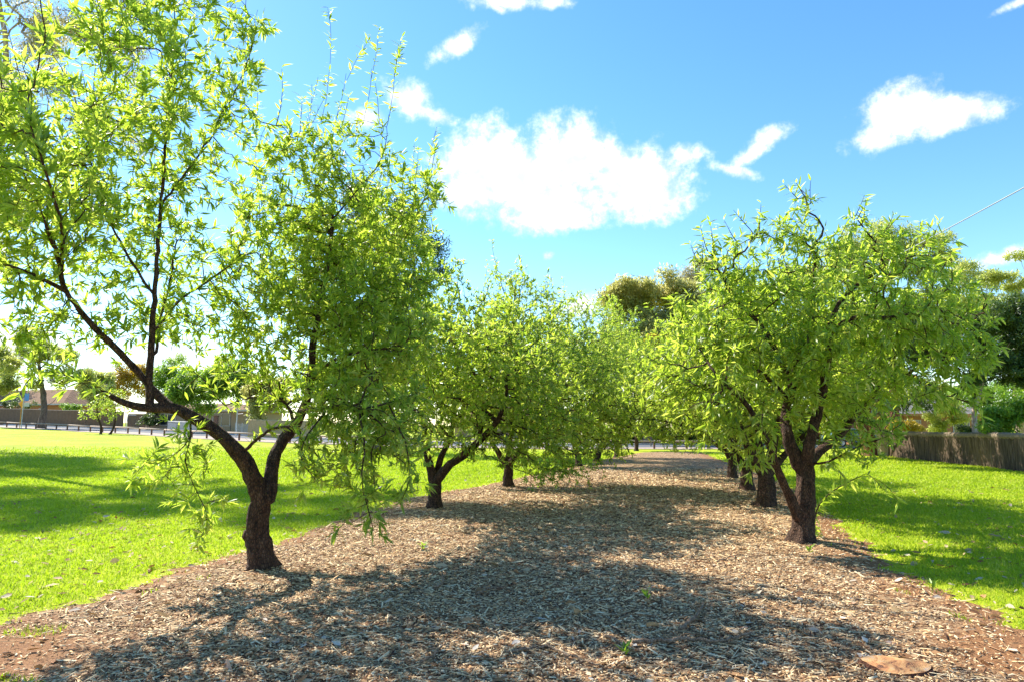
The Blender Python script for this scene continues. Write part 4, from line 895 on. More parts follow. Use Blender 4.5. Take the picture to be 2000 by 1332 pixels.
# far left trees
FG = 'garden trees beyond the left road'
b = gb(86, 78)
big_tree('street_tree', 'dark-trunked spreading tree in front of the brown fence on the far left', b, [(86, 800, 0, .32), (85, 775, 0, .3), (80, 740, 0, .22), (75, 700, 0, .15)],
         [(70, 690, 0, 2), (120, 700, 0, 2), (30, 720, 0, 1.8), (150, 740, 0, 1.8), (90, 740, 0, 2), (20, 755, 0, 1.4), (180, 760, 0, 1.2), (60, 660, 0, 1.4), (0, 700, 0, 1.5)], 78, [M['grey_bark'], M['olive_leaf']], 17000, .34, .3, seed=81, cr=.6, r0=.34, shell=.3)
for k, (px, d, bl, lf, lb, cat) in enumerate([
        (250, 100, [(240, 750, 0, 2.4), (270, 760, 0, 2.0), (225, 770, 0, 1.8)], 'yellow_leaf', 'golden orange tree above the end of the brown fence', 'tree'),
        (320, 98, [(310, 760, 0, 2.4), (345, 765, 0, 2.2), (330, 740, 0, 2.0), (375, 770, 0, 2)], 'fresh_leaf', 'bright green round tree right of the golden one', 'tree'),
        (420, 95, [(410, 760, 0, 2.4), (450, 765, 0, 2.4), (430, 740, 0, 2), (480, 770, 0, 1.8)], 'olive_leaf', 'olive tree behind the beige house', 'tree'),
        (365, 74, [(350, 790, 0, 1.3), (380, 785, 0, 1.5), (400, 800, 0, 1.0), (370, 765, 0, 1.2), (340, 770, 0, 1.0)], 'fresh_leaf', 'bright green tree overhanging the driveway left of the beige house', 'tree'),
        (455, 72, [(430, 775, 0, 1.4), (460, 765, 0, 1.5), (485, 780, 0, 1.2), (445, 745, 0, 1.3), (410, 760, 0, 1.2)], 'fresh_leaf', 'leafy green tree hanging over the beige house roof', 'tree'),
        (170, 88, [(160, 770, 0, 1.2), (185, 765, 0, 1.5), (205, 785, 0, 1.2)], 'olive_leaf', 'yellow-green tree behind the right half of the brown fence', 'tree'),
        (515, 66, [(505, 785, 0, 1.3), (530, 780, 0, 1.4), (520, 805, 0, 1.2), (500, 765, 0, .9)], 'gum_leaf', 'brown-green tree beside the tan wall', 'tree'),
        (600, 92, [(590, 760, 0, 2.6), (650, 765, 0, 2.6), (620, 740, 0, 2.4), (690, 760, 0, 2.2)], 'fresh_leaf', 'broad green tree beyond the road, right of the tan wall', 'tree'),
        (780, 90, [(750, 770, 0, 2.4), (800, 760, 0, 2.6), (850, 770, 0, 2.4), (900, 780, 0, 2.4)], 'olive_leaf', 'olive tree beyond the road, behind the second left almond tree', 'tree'),
        (985, 88, [(950, 780, 0, 2.2), (1000, 770, 0, 2.6), (1050, 770, 0, 2.4), (1100, 780, 0, 2.4)], 'dark_leaf', 'dark tree beyond the road behind the third left almond tree', 'tree'),
        (292, 80, [(285, 822, 0, .8), (300, 822, 0, .8), (292, 812, 0, .7)], 'dark_leaf', 'dark round bush at the right end of the brown fence', 'bush'),
        (20, 97, [(-20, 792, 0, 1.0), (10, 791, 0, 1.0), (35, 791, 0, 1.0), (60, 793, 0, .8)], 'dark_leaf', 'dark hedge top showing over the brown fence', 'hedge'),
        (130, 97, [(120, 795, 0, .7), (135, 797, 0, .8), (150, 797, 0, .7)], 'fresh_leaf', 'bright yellow-green bush over the fence under the eaves', 'bush'),
        (-40, 110, [(-60, 730, 0, 4), (-20, 740, 0, 3), (20, 745, 0, 2)], 'olive_leaf', 'tree behind the tiled roof at the far left edge', 'tree')]):
    if cat == 'tree': bl = [(a_, b_ - 4, c_, r_ * 1.15) for a_, b_, c_, r_ in bl] + [(a_ + 12, b_ - 26, c_, r_ * .95) for a_, b_, c_, r_ in bl]
    shrub('garden_tree' if cat == 'tree' else 'garden_bush' if cat == 'bush' else 'garden_hedge', lb, cat, gb(px, d), bl, d, lf, 7500 if cat == 'tree' else 2000, .34 if cat == 'tree' else .2, .4, 90 + k, .6 if cat == 'tree' else .35, FG)

# ------------------------------------------------------------------ rail fence by the road
def along(pts, step):
    pts = np.array(pts, float); out_ = []; carry = 0
    for a, b in zip(pts[:-1], pts[1:]):
        L_ = np.linalg.norm(b - a); s = carry
        while s < L_: out_.append(a + (b - a) * s / L_); s += step
        carry = s - L_
    return np.array(out_)


rf = thing('rail_fence', (*RAIL[3], float(terrain(*RAIL[3]))), 'low timber post and rail fence along the far edge of the lawn', 'fence')
pp = along(RAIL[1:], 2.4); pmesh = MB().tube([(0, 0, -.1), (0, 0, .46), (0, 0, .5)], [.075, .075, .06], 10).mesh('post', M['postwood'], smooth=False)
for k, p in enumerate(pp):
    o = link('post', pmesh); o.parent = rf; o.location = (p[0] - rf.location[0], p[1] - rf.location[1], float(terrain(*p)) - rf.location[2])
for k in range(0, len(pp) - 2, 2):
    q = [(*pp[m_], float(terrain(*pp[m_])) + .56) for m_ in (k, k + 1, k + 2)]
    MB().tube(q, .065, 8).build('rail', M['railwood'], rf, smooth=True)


# ------------------------------------------------------------------ left fence, houses, signs
def fence_run(name, label, pts, h, mats, th=.06, group=None, cap=True):
    root = thing(name, (*pts[0], float(terrain(*pts[0]))), label, 'fence', group); p = along(pts, .3)
    mb = MB(); vs = []
    n = len(p); tg = unit(np.gradient(p, axis=0)); nm = np.stack([-tg[:, 1], tg[:, 0]], 1)
    for k in range(n):
        off = .015 if k % 2 else -.015
        z = float(terrain(*p[k])); hh = h
        for s_, zz in ((-1, z - .1), (-1, z + hh), (1, z + hh), (1, z - .1)):
            q = p[k] + nm[k] * (s_ * th / 2 + off); vs.append((q[0], q[1], zz))
    fs = [(4 * k + a_, 4 * k + a_ + 1, 4 * (k + 1) + a_ + 1, 4 * (k + 1) + a_) for k in range(n - 1) for a_ in range(3)]
    mb.add(vs, fs); mb.build('panel', mats[0], root)
    if cap: MB().tube([(*q, float(terrain(*q)) + h + .02) for q in p], th * .6, 6).build('capping', mats[1], root)
    return root


M['steel'] = simple('brown_fence_sheet', (.20, .125, .07), .9, .15, 3, .1, 50)
M['steel_cap'] = simple('fence_capping', (.16, .12, .09), .6)
M['tan_wall'] = simple('tan_render', (.50, .36, .17), .85)
M['white'] = simple('white_paint', (.52, .50, .48), .7, .06)
M['beige'] = simple('beige_wall', (.36, .27, .19), .85, .08)
M['orange_brick'] = simple('orange_brick', (.42, .20, .09), .85, .2, 8)
M['glass'] = simple('dark_window_glass', (.03, .04, .05), .1, .2, 2, 0, 10, spec=.8)
M['grey_metal'] = simple('galvanised_metal', (.45, .46, .48), .45, .1, 8, .05, 50, metal=.6)
M['blue'] = simple('blue_sign_paint', (.10, .25, .62), .5, .05)
M['orange'] = simple('orange_sign_paint', (.8, .33, .03), .5, .05)
M['redpaint'] = simple('dark_red_paint', (.30, .03, .02), .5, .1)


def tile_mat(name, col):
    m, t, o = mat(name); tc = nd(t, 'ShaderNodeTexCoord')
    br = nd(t, 'ShaderNodeTexBrick', ins={'Vector': tc.outputs['Object'], 'Scale': 1.0, 'Color1': (*col, 1), 'Color2': (*[c * .8 for c in col], 1), 'Mortar': (*[c * .25 for c in col], 1), 'Mortar Size': .035, 'Brick Width': .33, 'Row Height': .35})
    n = nd(t, 'ShaderNodeTexNoise', ins={'Vector': tc.outputs['Object'], 'Scale': 2.0, 'Detail': 6.0})
    c = nd(t, 'ShaderNodeMix', data_type='RGBA', blend_type='MULTIPLY', ins={0: .6, 6: br.outputs[0], 7: ramp(t, n.outputs[0], [(.3, (.6, .6, .6)), (.7, (1, 1, 1))])})
    p = nd(t, 'ShaderNodeBsdfPrincipled', ins={'Base Color': c.outputs[2], 'Roughness': .95, 'Specular IOR Level': .05}); t.links.new(p.outputs[0], o.inputs[0]); return m


M['brown_tile'] = tile_mat('brown_roof_tile', (.36, .23, .15)); M['grey_tile'] = tile_mat('grey_roof_tile', (.30, .28, .27))


def house(label, cx, cy, z, L_, W_, wall_h, roof_h, rz, wm, rm, fascia, wins, eave=.6, door=None):
    root = thing('house', (cx, cy, z), label, 'house', 'houses beyond the park'); root.rotation_euler = (0, 0, rz)
    def loc(mb, nm, m, par=root):
        o = link(nm, mb.mesh(nm, m)); o.parent = par; return o
    loc(MB().box((0, 0, wall_h / 2 - .1), (L_, W_, wall_h + .2)), 'wall', wm)
    a, b_ = L_ / 2 + eave, W_ / 2 + eave; hip = W_ / 2
    vs = [(-a, -b_, wall_h), (a, -b_, wall_h), (a, b_, wall_h), (-a, b_, wall_h), (-a + hip, 0, wall_h + roof_h), (a - hip, 0, wall_h + roof_h)]
    loc(MB().add(vs, [(0, 1, 5, 4), (1, 2, 5), (2, 3, 4, 5), (3, 0, 4), (3, 2, 1, 0)]), 'roof', rm)
    fb = MB()
    fb.box((0, -b_ - .03, wall_h - .05), (2 * a + .12, .06, .2)); fb.box((0, b_ + .03, wall_h - .05), (2 * a + .12, .06, .2))
    fb.box((-a - .03, 0, wall_h - .05), (.06, 2 * b_, .2)); fb.box((a + .03, 0, wall_h - .05), (.06, 2 * b_, .2)); loc(fb, 'gutter', fascia)
    for (x, w, z0, z1) in wins:
        f = MB(); yq = -W_ / 2 - .02; zc = (z0 + z1) / 2; hh = z1 - z0
        for (bx, bz, bw, bh) in ((x, z0, w + .12, .08), (x, z1, w + .12, .08), (x - w / 2, zc, .08, hh), (x + w / 2, zc, .08, hh), (x, zc, .06, hh)): f.box((bx, yq, bz), (bw, .08, bh))
        fo = loc(f, 'window', M['white']); loc(MB().box((x, yq + .012, zc), (w, .03, hh)), 'pane', M['glass'], fo)
    return root


x, y, z = gb(60, 110)
house('long low brick house with brown tiled roof behind the brown fence', x, y, z, 26, 9, 2.9, 2.5, rad(-18), M['orange_brick'], M['brown_tile'], M['white'], [(-6, 2, 1, 2.3), (0, 2, 1, 2.3), (5, 1.4, .6, 2.4), (9, 1.6, 1, 2.3)])
x, y, z = gb(425, 84)
house('beige low house between trees beyond the road, left of the tan wall', x, y, z, 13, 8, 2.5, .9, rad(-12), M['beige'], M['brown_tile'], M['white'], [(-3.5, 2, .8, 2.1), (0, 1.6, .8, 2.1), (3.6, 2.2, .7, 2.2)])
x, y, z = gb(1752, 62)
house('house with plain grey tiled roof beyond the brushwood fence', x, y, z, 14, 9, 2.6, 1.5, rad(12), M['orange_brick'], M['grey_tile'], M['orange_brick'], [(-3, 2, .8, 2.1), (2, 1.6, .8, 2.1)])
x, y, z = gb(1010, 100)
house('pale house nearly hidden behind the third almond tree of the left row', x, y, z, 18, 9, 2.7, 2.0, rad(4), M['beige'], M['brown_tile'], M['white'], [(-5, 2, .8, 2.1), (0, 2, .8, 2.1), (5, 2, .8, 2.1)])

fence_run('sheet_fence', 'tall plain brown sheet fence on the far left', [(-105, 100), (-68, 93), (-49, 87)], 2.15, (M['steel'], M['steel_cap']))
fence_run('sheet_fence', 'short grey-brown fence panel standing right of the young trees', [(-48.2, 86.2), (-44.8, 84.5)], 1.9, (M['steel'], M['steel_cap']))
fence_run('garden_wall', 'tan rendered garden wall beyond the road', [(-24.5, 64), (-17.5, 62)], 1.5, (M['tan_wall'], M['tan_wall']), .18)['category'] = 'wall'
fence_run('garden_wall', 'low white garden wall beside the driveway', [(-39.5, 79), (-35.5, 78)], 1.1, (M['white'], M['white']), .18)['category'] = 'wall'
t_ = thing('mesh_fence', (*gb(478, 66)[:2], gb(478, 66)[2]), 'grey wire mesh fence between the beige house and the tan wall', 'fence')
p0, p1 = np.array(gb(464, 67)), np.array(gb(490, 66))
mb = MB()
for k in range(24):
    q = p0 + (p1 - p0) * k / 23; mb.tube([q, q + [0, 0, 1.15]], .008, 4)
for k in range(9): mb.tube([p0 + [0, 0, .1 + k * .13], p1 + [0, 0, .1 + k * .13]], .008, 4)
mb.build('wire_mesh', M['grey_metal'], t_)
for q in (p0, (p0 + p1) / 2, p1): MB().tube([q, q + [0, 0, 1.25]], .03, 8).build('post', M['grey_metal'], t_)
# pole and gate of the driveway
b = np.array(gb(466, 58)); t_ = thing('light_pole', tuple(b), 'thin pale steel pole with a short side arm near the mesh fence', 'pole')
MB().tube([b, b + [0, 0, 2.2], b + [0, 0, 2.6]], [.05, .04, .035], 8).build('shaft', M['grey_metal'], t_); MB().tube([b + [0, 0, 2.0], b + [.5, 0, 2.05]], .025, 6).build('arm', M['grey_metal'], t_)
b = np.array(gb(426, 62)); t_ = thing('timber_post', tuple(b), 'stout brown upright timber post before the beige house', 'post')
MB().box(b + [0, 0, .9], (.32, .32, 1.8)).build('shaft', M['postwood'], t_, bevel=.02); MB().box(b + [0, 0, 1.84], (.4, .4, .08)).build('cap', M['postwood'], t_)
b = np.array(gb(318, 82)); t_ = thing('gate_pier', tuple(b), 'dark red pier standing left of the low white wall', 'pier')
MB().box(b + [0, 0, .8], (.9, .5, 1.6)).build('shaft', M['redpaint'], t_, bevel=.02); MB().box(b + [0, 0, 1.64], (1.0, .6, .08)).build('cap', M['redpaint'], t_)
# slender white pole with a thin crossarm by the fence end
b = np.array(gb(252, 75)); t_ = thing('goal_post', tuple(b), 'slender white pole with a short top bar before the brown fence end', 'pole')
MB().tube([b, b + [0.1, 0, 1.75]], .04, 8).build('shaft', M['white'], t_); MB().tube([b + [.1, 0, 1.75], b + [1.0, 0, 1.72]], .035, 8).build('top_bar', M['white'], t_)
# the road signs
b = np.array(gb(49, 73)); t_ = thing('street_sign', tuple(b), 'street sign with a blue panel over a white panel on a grey pole', 'sign')
MB().tube([b, b + [0, 0, 3.3]], .04, 10).build('pole', M['grey_metal'], t_)
MB().box(P(52.5, 775, 72.9), (.42, .03, .78), rad(10)).build('blue_panel', M['blue'], t_, bevel=.01); MB().box(P(52, 789.5, 72.9), (.5, .03, .42), rad(10)).build('white_panel', M['white'], t_, bevel=.01)
b = np.array(gb(46, 74)); t_ = thing('warning_sign', tuple(b), 'orange diamond warning sign on an orange pole behind the street sign', 'sign')
MB().tube([b, b + [0, 0, 2.3]], .035, 10).build('pole', M['orange'], t_)
c = P(45, 788, 73.9); MB().add([c + [-.5, 0, 0], c + [0, 0, -.5], c + [.12, 0, 0], c + [0, 0, .5], c + [-.5, .03, 0], c + [0, .03, -.5], c + [.12, .03, 0], c + [0, .03, .5]], [(0, 1, 2, 3), (7, 6, 5, 4), (0, 4, 5, 1), (1, 5, 6, 2), (2, 6, 7, 3), (3, 7, 4, 0)]).build('diamond_panel', M['orange'], t_)

# ------------------------------------------------------------------ brushwood fence and pier on the right
def brush_mat():
    m, t, o = mat('brushwood'); tc = nd(t, 'ShaderNodeTexCoord')
    mp = nd(t, 'ShaderNodeMapping', ins={0: tc.outputs['Object'], 'Scale': (1, 1, .07)})
    n = nd(t, 'ShaderNodeTexNoise', ins={'Vector': mp.outputs[0], 'Scale': 22.0, 'Detail': 8.0, 'Roughness': .7})
    mp2 = nd(t, 'ShaderNodeMapping', ins={0: tc.outputs['Object'], 'Scale': (1, 1, .3)})
    n2 = nd(t, 'ShaderNodeTexNoise', ins={'Vector': mp2.outputs[0], 'Scale': 2.0, 'Detail': 5.0})
    c = ramp(t, mth(t, 'ADD', mth(t, 'MULTIPLY', n.outputs[0], .75), mth(t, 'MULTIPLY', n2.outputs[0], .25)), [(.36, (.028, .018, .012)), (.5, (.10, .068, .044)), (.68, (.25, .18, .12))])
    b = nd(t, 'ShaderNodeBump', ins={'Strength': 1.0, 'Distance': .05, 'Height': n.outputs[0]})
    p = nd(t, 'ShaderNodeBsdfPrincipled', ins={'Base Color': c, 'Roughness': .9, 'Normal': b.outputs[0], 'Specular IOR Level': .15}); t.links.new(p.outputs[0], o.inputs[0]); return m


M['brush'] = brush_mat(); M['brush_cap'] = simple('brushwood_capping', (.20, .15, .10), .9, .3, 12, .5, 60)
wp = [tuple(G(1738, 890)[:2]), tuple(G(1800, 898)[:2]), tuple(G(1870, 906)[:2]), tuple(G(1940, 913)[:2]), tuple(G(2000, 921)[:2]), (19.2, 22.5), (18.4, 18), (17.6, 12), (17, 5)]
wc = catmull(np.array([[*p, 0.] for p in wp]), .12)[:, :2]
bfr = thing('brushwood_fence', (*wc[0], float(terrain(*wc[0]))), 'curved brown brushwood fence with a rounded top along the right lawn', 'fence')
mb = MB(); vs = []; tg = unit(np.gradient(wc, axis=0)); nm = np.stack([-tg[:, 1], tg[:, 0]], 1); rb = np.random.default_rng(5)
HW = 1.23
for k in range(len(wc)):
    z = float(terrain(*wc[k])); hh = HW + .008 * rb.normal()
    for (o_, zz) in ((-.11, z - .1), (-.10, z + .5), (-.10, z + hh - .02), (.10, z + hh - .02), (.1, z - .1)):
        q = wc[k] + nm[k] * (o_ + .018 * rb.normal()); vs.append((q[0], q[1], zz))
mb.add(vs, [(5 * k + a_, 5 * (k + 1) + a_, 5 * (k + 1) + a_ + 1, 5 * k + a_ + 1) for k in range(len(wc) - 1) for a_ in range(4)]); mb.build('panel', M['brush'], bfr)
MB().tube([(*q, float(terrain(*q)) + HW) for q in wc], [.13 + .008 * rb.normal() for _ in wc], 10).build('capping', M['brush_cap'], bfr)
b = np.array([wc[0][0] - .3, wc[0][1] + .1, 0]); t_ = thing('stone_pier', tuple(b), 'square sandstone pier at the far end of the brushwood fence', 'pier')
MB().box(b + [0, 0, .62], (.42, .42, 1.34)).build('shaft', M['concrete'], t_, bevel=.02); MB().box(b + [0, 0, 1.34], (.52, .52, .12)).build('cap', M['concrete'], t_, bevel=.02)

# parked car beyond the right lawn
M['car'] = simple('teal_car_paint', (.10, .20, .23), .3, .05, 3, 0, 10, spec=.6); M['tyre'] = simple('tyre_rubber', (.02, .02, .02), .8); M['rim'] = simple('wheel_rim', (.4, .4, .42), .4, metal=.7)
cx, cy, cz = gb(1655, 55); car = thing('parked_car', (cx, cy, cz + .035), 'small blue-green car parked on the road beyond the right row', 'car'); car.rotation_euler = (0, 0, rad(8))
def cl_(mb, nm, m, par=car, **k):
    o = link(nm, mb.mesh(nm, m, **k)); o.parent = par; return o
prof = [(-2.1, .35), (-2.1, .75), (-1.95, .9), (-1.35, .95), (-.75, 1.4), (.75, 1.42), (1.3, .98), (2.0, .85), (2.1, .6), (2.1, .35)]
vs = [(x, -.85 + (.12 if z > 1 else 0), z) for x, z in prof] + [(x, .85 - (.12 if z > 1 else 0), z) for x, z in prof]; n_ = len(prof)
o = cl_(MB().add(vs, [tuple(range(n_)), tuple(range(2 * n_ - 1, n_ - 1, -1))] + [(k, k + n_, (k + 1) % n_ + n_, (k + 1) % n_) for k in range(n_)]), 'body', M['car'])
bv_ = o.modifiers.new('b', 'BEVEL'); bv_.width = .05; bv_.segments = 3
for s_ in (-1, 1):
    cl_(MB().add([(-1.15, s_ * .862, .97), (-.05, s_ * .862, .97), (-.05, s_ * .752, 1.34), (-.72, s_ * .752, 1.34), (-1.15, s_ * .85, .97), (-.05, s_ * .85, .97), (-.05, s_ * .74, 1.34), (-.72, s_ * .74, 1.34)], [(0, 1, 2, 3), (7, 6, 5, 4), (0, 4, 5, 1), (1, 5, 6, 2), (2, 6, 7, 3), (3, 7, 4, 0)]), 'side_window', M['glass'])
    cl_(MB().add([(.05, s_ * .862, .97), (1.15, s_ * .862, .97), (.7, s_ * .752, 1.34), (.05, s_ * .752, 1.34), (.05, s_ * .85, .97), (1.15, s_ * .85, .97), (.7, s_ * .74, 1.34), (.05, s_ * .74, 1.34)], [(0, 1, 2, 3), (7, 6, 5, 4), (0, 4, 5, 1), (1, 5, 6, 2), (2, 6, 7, 3), (3, 7, 4, 0)]), 'side_window', M['glass'])
    for xx in (-1.3, 1.3):
        wh = cl_(MB().tube([(xx, s_ * .68, .31), (xx, s_ * .88, .31)], .31, 18), 'wheel', M['tyre']); cl_(MB().tube([(xx, s_ * .86, .31), (xx, s_ * .895, .31)], .19, 14), 'rim', M['rim'], wh)

# ------------------------------------------------------------------ overhead wire
a0, a1 = P(2110, 307, 15), P(1420, 655, 62)
M['cable'] = simple('twisted_cable', (.32, .34, .37), .5, .2, 60)
q = [a0 + (a1 - a0) * t for t in np.linspace(0, 1, 30)]
q = [p - np.array([0, 0, .35 * 4 * t * (1 - t)]) for p, t in zip(q, np.linspace(0, 1, 30))]
tag(MB().tube(q, .018, 8).build('overhead_cable', M['cable'], smooth=True), 'grey twisted overhead cable slanting up to the right edge across the sky', 'cable')

# ------------------------------------------------------------------ litter, sticks, stump, weeds
N = 9000; r = 3 + rng.random(N) ** 1.2 * 20; th = (rng.random(N) - .5) * rad(88); x, y = r * np.sin(th), r * np.cos(th)
ml = in_mulch(x, y); cl_w = fnoise(x * 1.1, 3.3) * fnoise(y * .9, 1.2)
k = (rng.random(N) < np.where(ml, .35, .42 + .5 * (cl_w > .15))); x, y = x[k], y[k]; ml = ml[k]; n = len(x)
pz = np.where(ml, mulch_z(x, y) + .016, terrain(x, y) + .03); dd = rng.normal(0, 1, (n, 3)); dd[:, 2] *= .18
ln_ = .045 + .075 * rng.random(n); ln_ = ln_ * np.where(rng.random(n) > .93, 1.6, 1)
V, L, S, nf = leaves_np(np.stack([x, y, pz], 1), dd, np.array([0, 0, 1.]) + rng.normal(0, .4, (n, 3)), ln_, ln_ * (.25 + .35 * rng.random(n)), True)
tag(link('leaf_litter', mesh_np('leaf_litter', V, L, S, M['litter'], attr={'rnd': np.repeat(rng.random(n), nf)}, smooth=True)), kind='stuff')

# thin straw-like twigs through the mulch
N = 5200; r = 3 + rng.random(N) ** 1.2 * 12; th = (rng.random(N) - .5) * rad(86); x, y = r * np.sin(th), r * np.cos(th); k = in_mulch(x, y); x, y = x[k], y[k]; n = len(x)
V, L, S = boxes_np(np.stack([x, y, mulch_z(x, y) + .018 + .008 * rng.random(n)], 1), rng.random(n) * 6.28, rng.normal(0, .09, n), rng.normal(0, .3, n), .05 + .13 * rng.random(n) ** 2, .0022 + .003 * rng.random(n), .0022 + .002 * rng.random(n))
tag(link('twig_litter', mesh_np('twig_litter', V, L, S, M['chip'], attr={'rnd': np.repeat(rng.random(n) * .8 + .1, 5)})), kind='stuff')

M['stick'] = bark_mat('dry_stick', (.10, .055, .03), (.28, .18, .11), (.45, .34, .24), 30, .5)
STK = [([(1235, 1272), (1300, 1268), (1360, 1262), (1400, 1268), (1470, 1248)], .016, 'long curved brown stick across the mulch left of the stump'),
       ([(1330, 1240), (1360, 1215), (1375, 1190)], .018, 'short dark stick lying upright on the mulch, above the long curved one'),
       ([(1060, 1100), (1150, 1093), (1180, 1082)], .010, 'thin bent twig on the mulch in the middle distance'),
       ([(1180, 1260), (1230, 1278)], .012, 'short orange-brown stick at the left end of the long curved one'),
       ([(820, 1310), (850, 1290), (872, 1265)], .010, 'pale slim stick near the bottom middle edge'),
       ([(990, 1285), (1060, 1278), (1120, 1300), (1180, 1320)], .009, 'long thin twig at the bottom middle of the mulch'),
       ([(850, 1158), (864, 1150), (862, 1128)], .013, 'hooked root-like stick below the second left tree'),
       ([(930, 1172), (958, 1160), (985, 1158)], .012, 'small arched stick right of the hooked one'),
       ([(1400, 1105), (1440, 1093), (1480, 1097)], .009, 'thin twig left of the right tree on sunlit mulch')]
for pts, rr_, lb in STK:
    q = np.array([G(*p) for p in pts]); q[:, 2] = mulch_z(q[:, 0], q[:, 1]) + rr_ + .012; q = catmull(np.hstack([q, np.zeros((len(q), 1))]), .04)[:, :3]
    q[1:-1] += rng.normal(0, .006, (len(q) - 2, 3)); nn = len(q)
    o = MB().tube(q, list(rr_ * (1 - .55 * np.linspace(0, 1, nn)) * (1 + .12 * rng.normal(size=nn))), 8).build('fallen_stick', M['stick'], smooth=True)
    tag(o, lb, 'stick', 'sticks on the mulch')
for (px, py, lb) in ((1275, 1232, 'curled orange bark piece beside the short dark stick'), (925, 1234, 'bright orange bark splinter in the shaded mulch at centre'), (1128, 1205, 'small reddish bark flake right of the orange splinter'),
                     (656, 1268, 'pale square wood offcut standing out in the left mulch'), (1690, 1262, 'long pale wood splinter left of the stump')):
    q = G(px, py); q[2] = float(mulch_z(q[0], q[1])) + .022; yw = rng.random() * 3; l_ = .10; w_ = .04 if 'square' not in lb else .06
    vs = []; 
    for h_ in (0, .006):
        for a_ in range(6):
            for c_ in (-1, 1):
                tt = a_ / 5 - .5; xx = tt * l_; yy2 = c_ * w_ / 2 * (1 - 1.6 * tt * tt + .15 * math.sin(a_ * 3)); zz = .018 * (1 - 4 * tt * tt) * .6 + h_ + .006 * c_
                vs.append((q[0] + xx * math.cos(yw) - yy2 * math.sin(yw), q[1] + xx * math.sin(yw) + yy2 * math.cos(yw), q[2] + zz - .008))
    fs = [(2 * a_, 2 * a_ + 1, 2 * a_ + 3, 2 * a_ + 2) for a_ in range(5)]; fs = fs + [tuple(12 + v_ for v_ in f)[::-1] for f in fs] + [(2 * a_, 2 * a_ + 2, 14 + 2 * a_, 12 + 2 * a_) for a_ in range(5)] + [(2 * a_ + 1, 13 + 2 * a_, 15 + 2 * a_, 2 * a_ + 3) for a_ in range(5)]
    m_ = simple('bark_piece_' + str(px), (.55, .24, .08) if 'orange' in lb else (.38, .15, .08) if 'reddish' in lb else (.56, .48, .38), .8, .2, 30)
    tag(MB().add(vs, fs).build('bark_piece', m_, bevel=0), lb, 'bark piece', 'bark pieces on the mulch')

# cut stump at the bottom right
def stump_top_mat():
    m, t, o = mat('cut_wood'); tc = nd(t, 'ShaderNodeTexCoord')
    n = nd(t, 'ShaderNodeTexNoise', ins={'Vector': tc.outputs['Object'], 'Scale': 9.0, 'Detail': 8.0, 'Roughness': .7, 'Distortion': 1.0})
    wv = nd(t, 'ShaderNodeTexWave', wave_type='RINGS', rings_direction='Z', ins={'Vector': tc.outputs['Object'], 'Scale': 22.0, 'Distortion': 3.0, 'Detail': 3.0})
    c = ramp(t, mth(t, 'ADD', mth(t, 'MULTIPLY', n.outputs[0], .95), mth(t, 'MULTIPLY', wv.outputs[0], .05)), [(.38, (.07, .03, .015)), (.45, (.42, .17, .06)), (.56, (.68, .36, .13)), (.70, (.42, .36, .30))])
    b = nd(t, 'ShaderNodeBump', ins={'Strength': .5, 'Distance': .01, 'Height': n.outputs[0]})
    p = nd(t, 'ShaderNodeBsdfPrincipled', ins={'Base Color': c, 'Roughness': .7, 'Normal': b.outputs[0]}); t.links.new(p.outputs[0], o.inputs[0]); return m


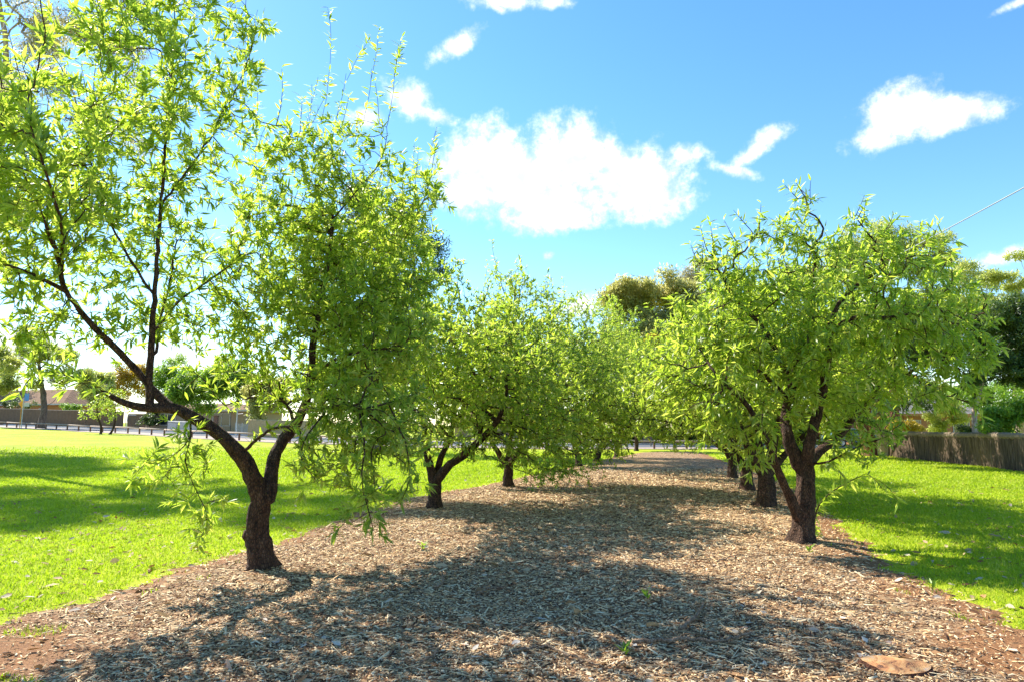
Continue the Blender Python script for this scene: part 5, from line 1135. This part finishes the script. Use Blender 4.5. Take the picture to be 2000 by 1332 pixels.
b = G(1752, 1318); b[2] = float(mulch_z(b[0], b[1])); st_ = thing('tree_stump', tuple(b), 'low cut orange-brown stump in the mulch at the bottom right', 'stump'); st_.rotation_euler = (.13, .03, -.30)
ns = 28; prof = [1 + .10 * math.sin(2 * a_ * 2 * math.pi / ns + 1) + .08 * math.sin(3 * a_ * 2 * math.pi / ns) + .03 * rng.normal() for a_ in range(ns)]
ring = lambda k, z, j=0: [(.185 * k * prof[a_] * math.cos(2 * math.pi * a_ / ns) + j * rng.normal() * .004, .135 * k * prof[a_] * math.sin(2 * math.pi * a_ / ns) + j * rng.normal() * .004, z + .004 * math.sin(a_ * .9) * (k > .6)) for a_ in range(ns)]
vs = ring(1.12, -.05) + ring(1.04, .01, 1) + ring(1.0, .034, 1)
o = link('bark', MB().add(vs, [(k * ns + a_, k * ns + (a_ + 1) % ns, (k + 1) * ns + (a_ + 1) % ns, (k + 1) * ns + a_) for k in range(2) for a_ in range(ns)]).mesh('bark', M['red_bark'])); o.parent = st_
vs = ring(.985, .035) + ring(.7, .039) + ring(.35, .037) + [(0, 0, .036)]
fs = [(k * ns + a_, k * ns + (a_ + 1) % ns, (k + 1) * ns + (a_ + 1) % ns, (k + 1) * ns + a_) for k in range(2) for a_ in range(ns)] + [(2 * ns + a_, 2 * ns + (a_ + 1) % ns, 3 * ns) for a_ in range(ns)]
o = link('cut_face', MB().add(vs, fs).mesh('cut_face', stump_top_mat(), smooth=True)); o.parent = st_

# small weeds in the mulch
for k_, (px, py, lb) in enumerate(((826, 1078, 'small lime green weed sprouting in the mulch right of the leaning trunk'), (1222, 1290, 'green seedling at the bottom middle of the mulch'), (1265, 1178, 'bluish green seedling in the shaded mulch'),
                                   (1582, 1083, 'tiny weed just below the right trunk'), (1822, 1157, 'small dark green weed near the right lawn edge'), (1425, 915, 'low weed tuft near the far right edge of the mulch'))):
    b = G(px, py); b[2] = float(mulch_z(b[0], b[1])); s_ = 1 + b[1] / 20
    root = thing('weed', tuple(b), lb, 'weed', 'small weeds in the mulch'); n = 12
    an = rng.random(n) * 6.28; v = np.stack([np.cos(an), np.sin(an), .9 + rng.random(n)], 1); p = b + np.stack([np.cos(an), np.sin(an), np.zeros(n)], 1) * .008 * s_ + np.array([0, 0, .0]) + np.stack([np.zeros(n), np.zeros(n), rng.random(n) * .05 * s_], 1)
    ll = (.035 + .035 * rng.random(n)) * s_; V, L, S, nf = leaves_np(p, v, np.array([0, 0, 1.]) + rng.normal(0, .3, (n, 3)), ll, ll * .32, True)
    link('foliage', mesh_np('foliage', V, L, S, M['fresh_leaf'], attr={'rnd': np.repeat(.5 + .5 * rng.random(n), nf)}, smooth=True), root)
    MB().tube([b - [0, 0, .01], b + [0, 0, .055 * s_]], .003 * s_, 5).build('stem', M['fresh_leaf'], root)
print('objects', len(bpy.data.objects))
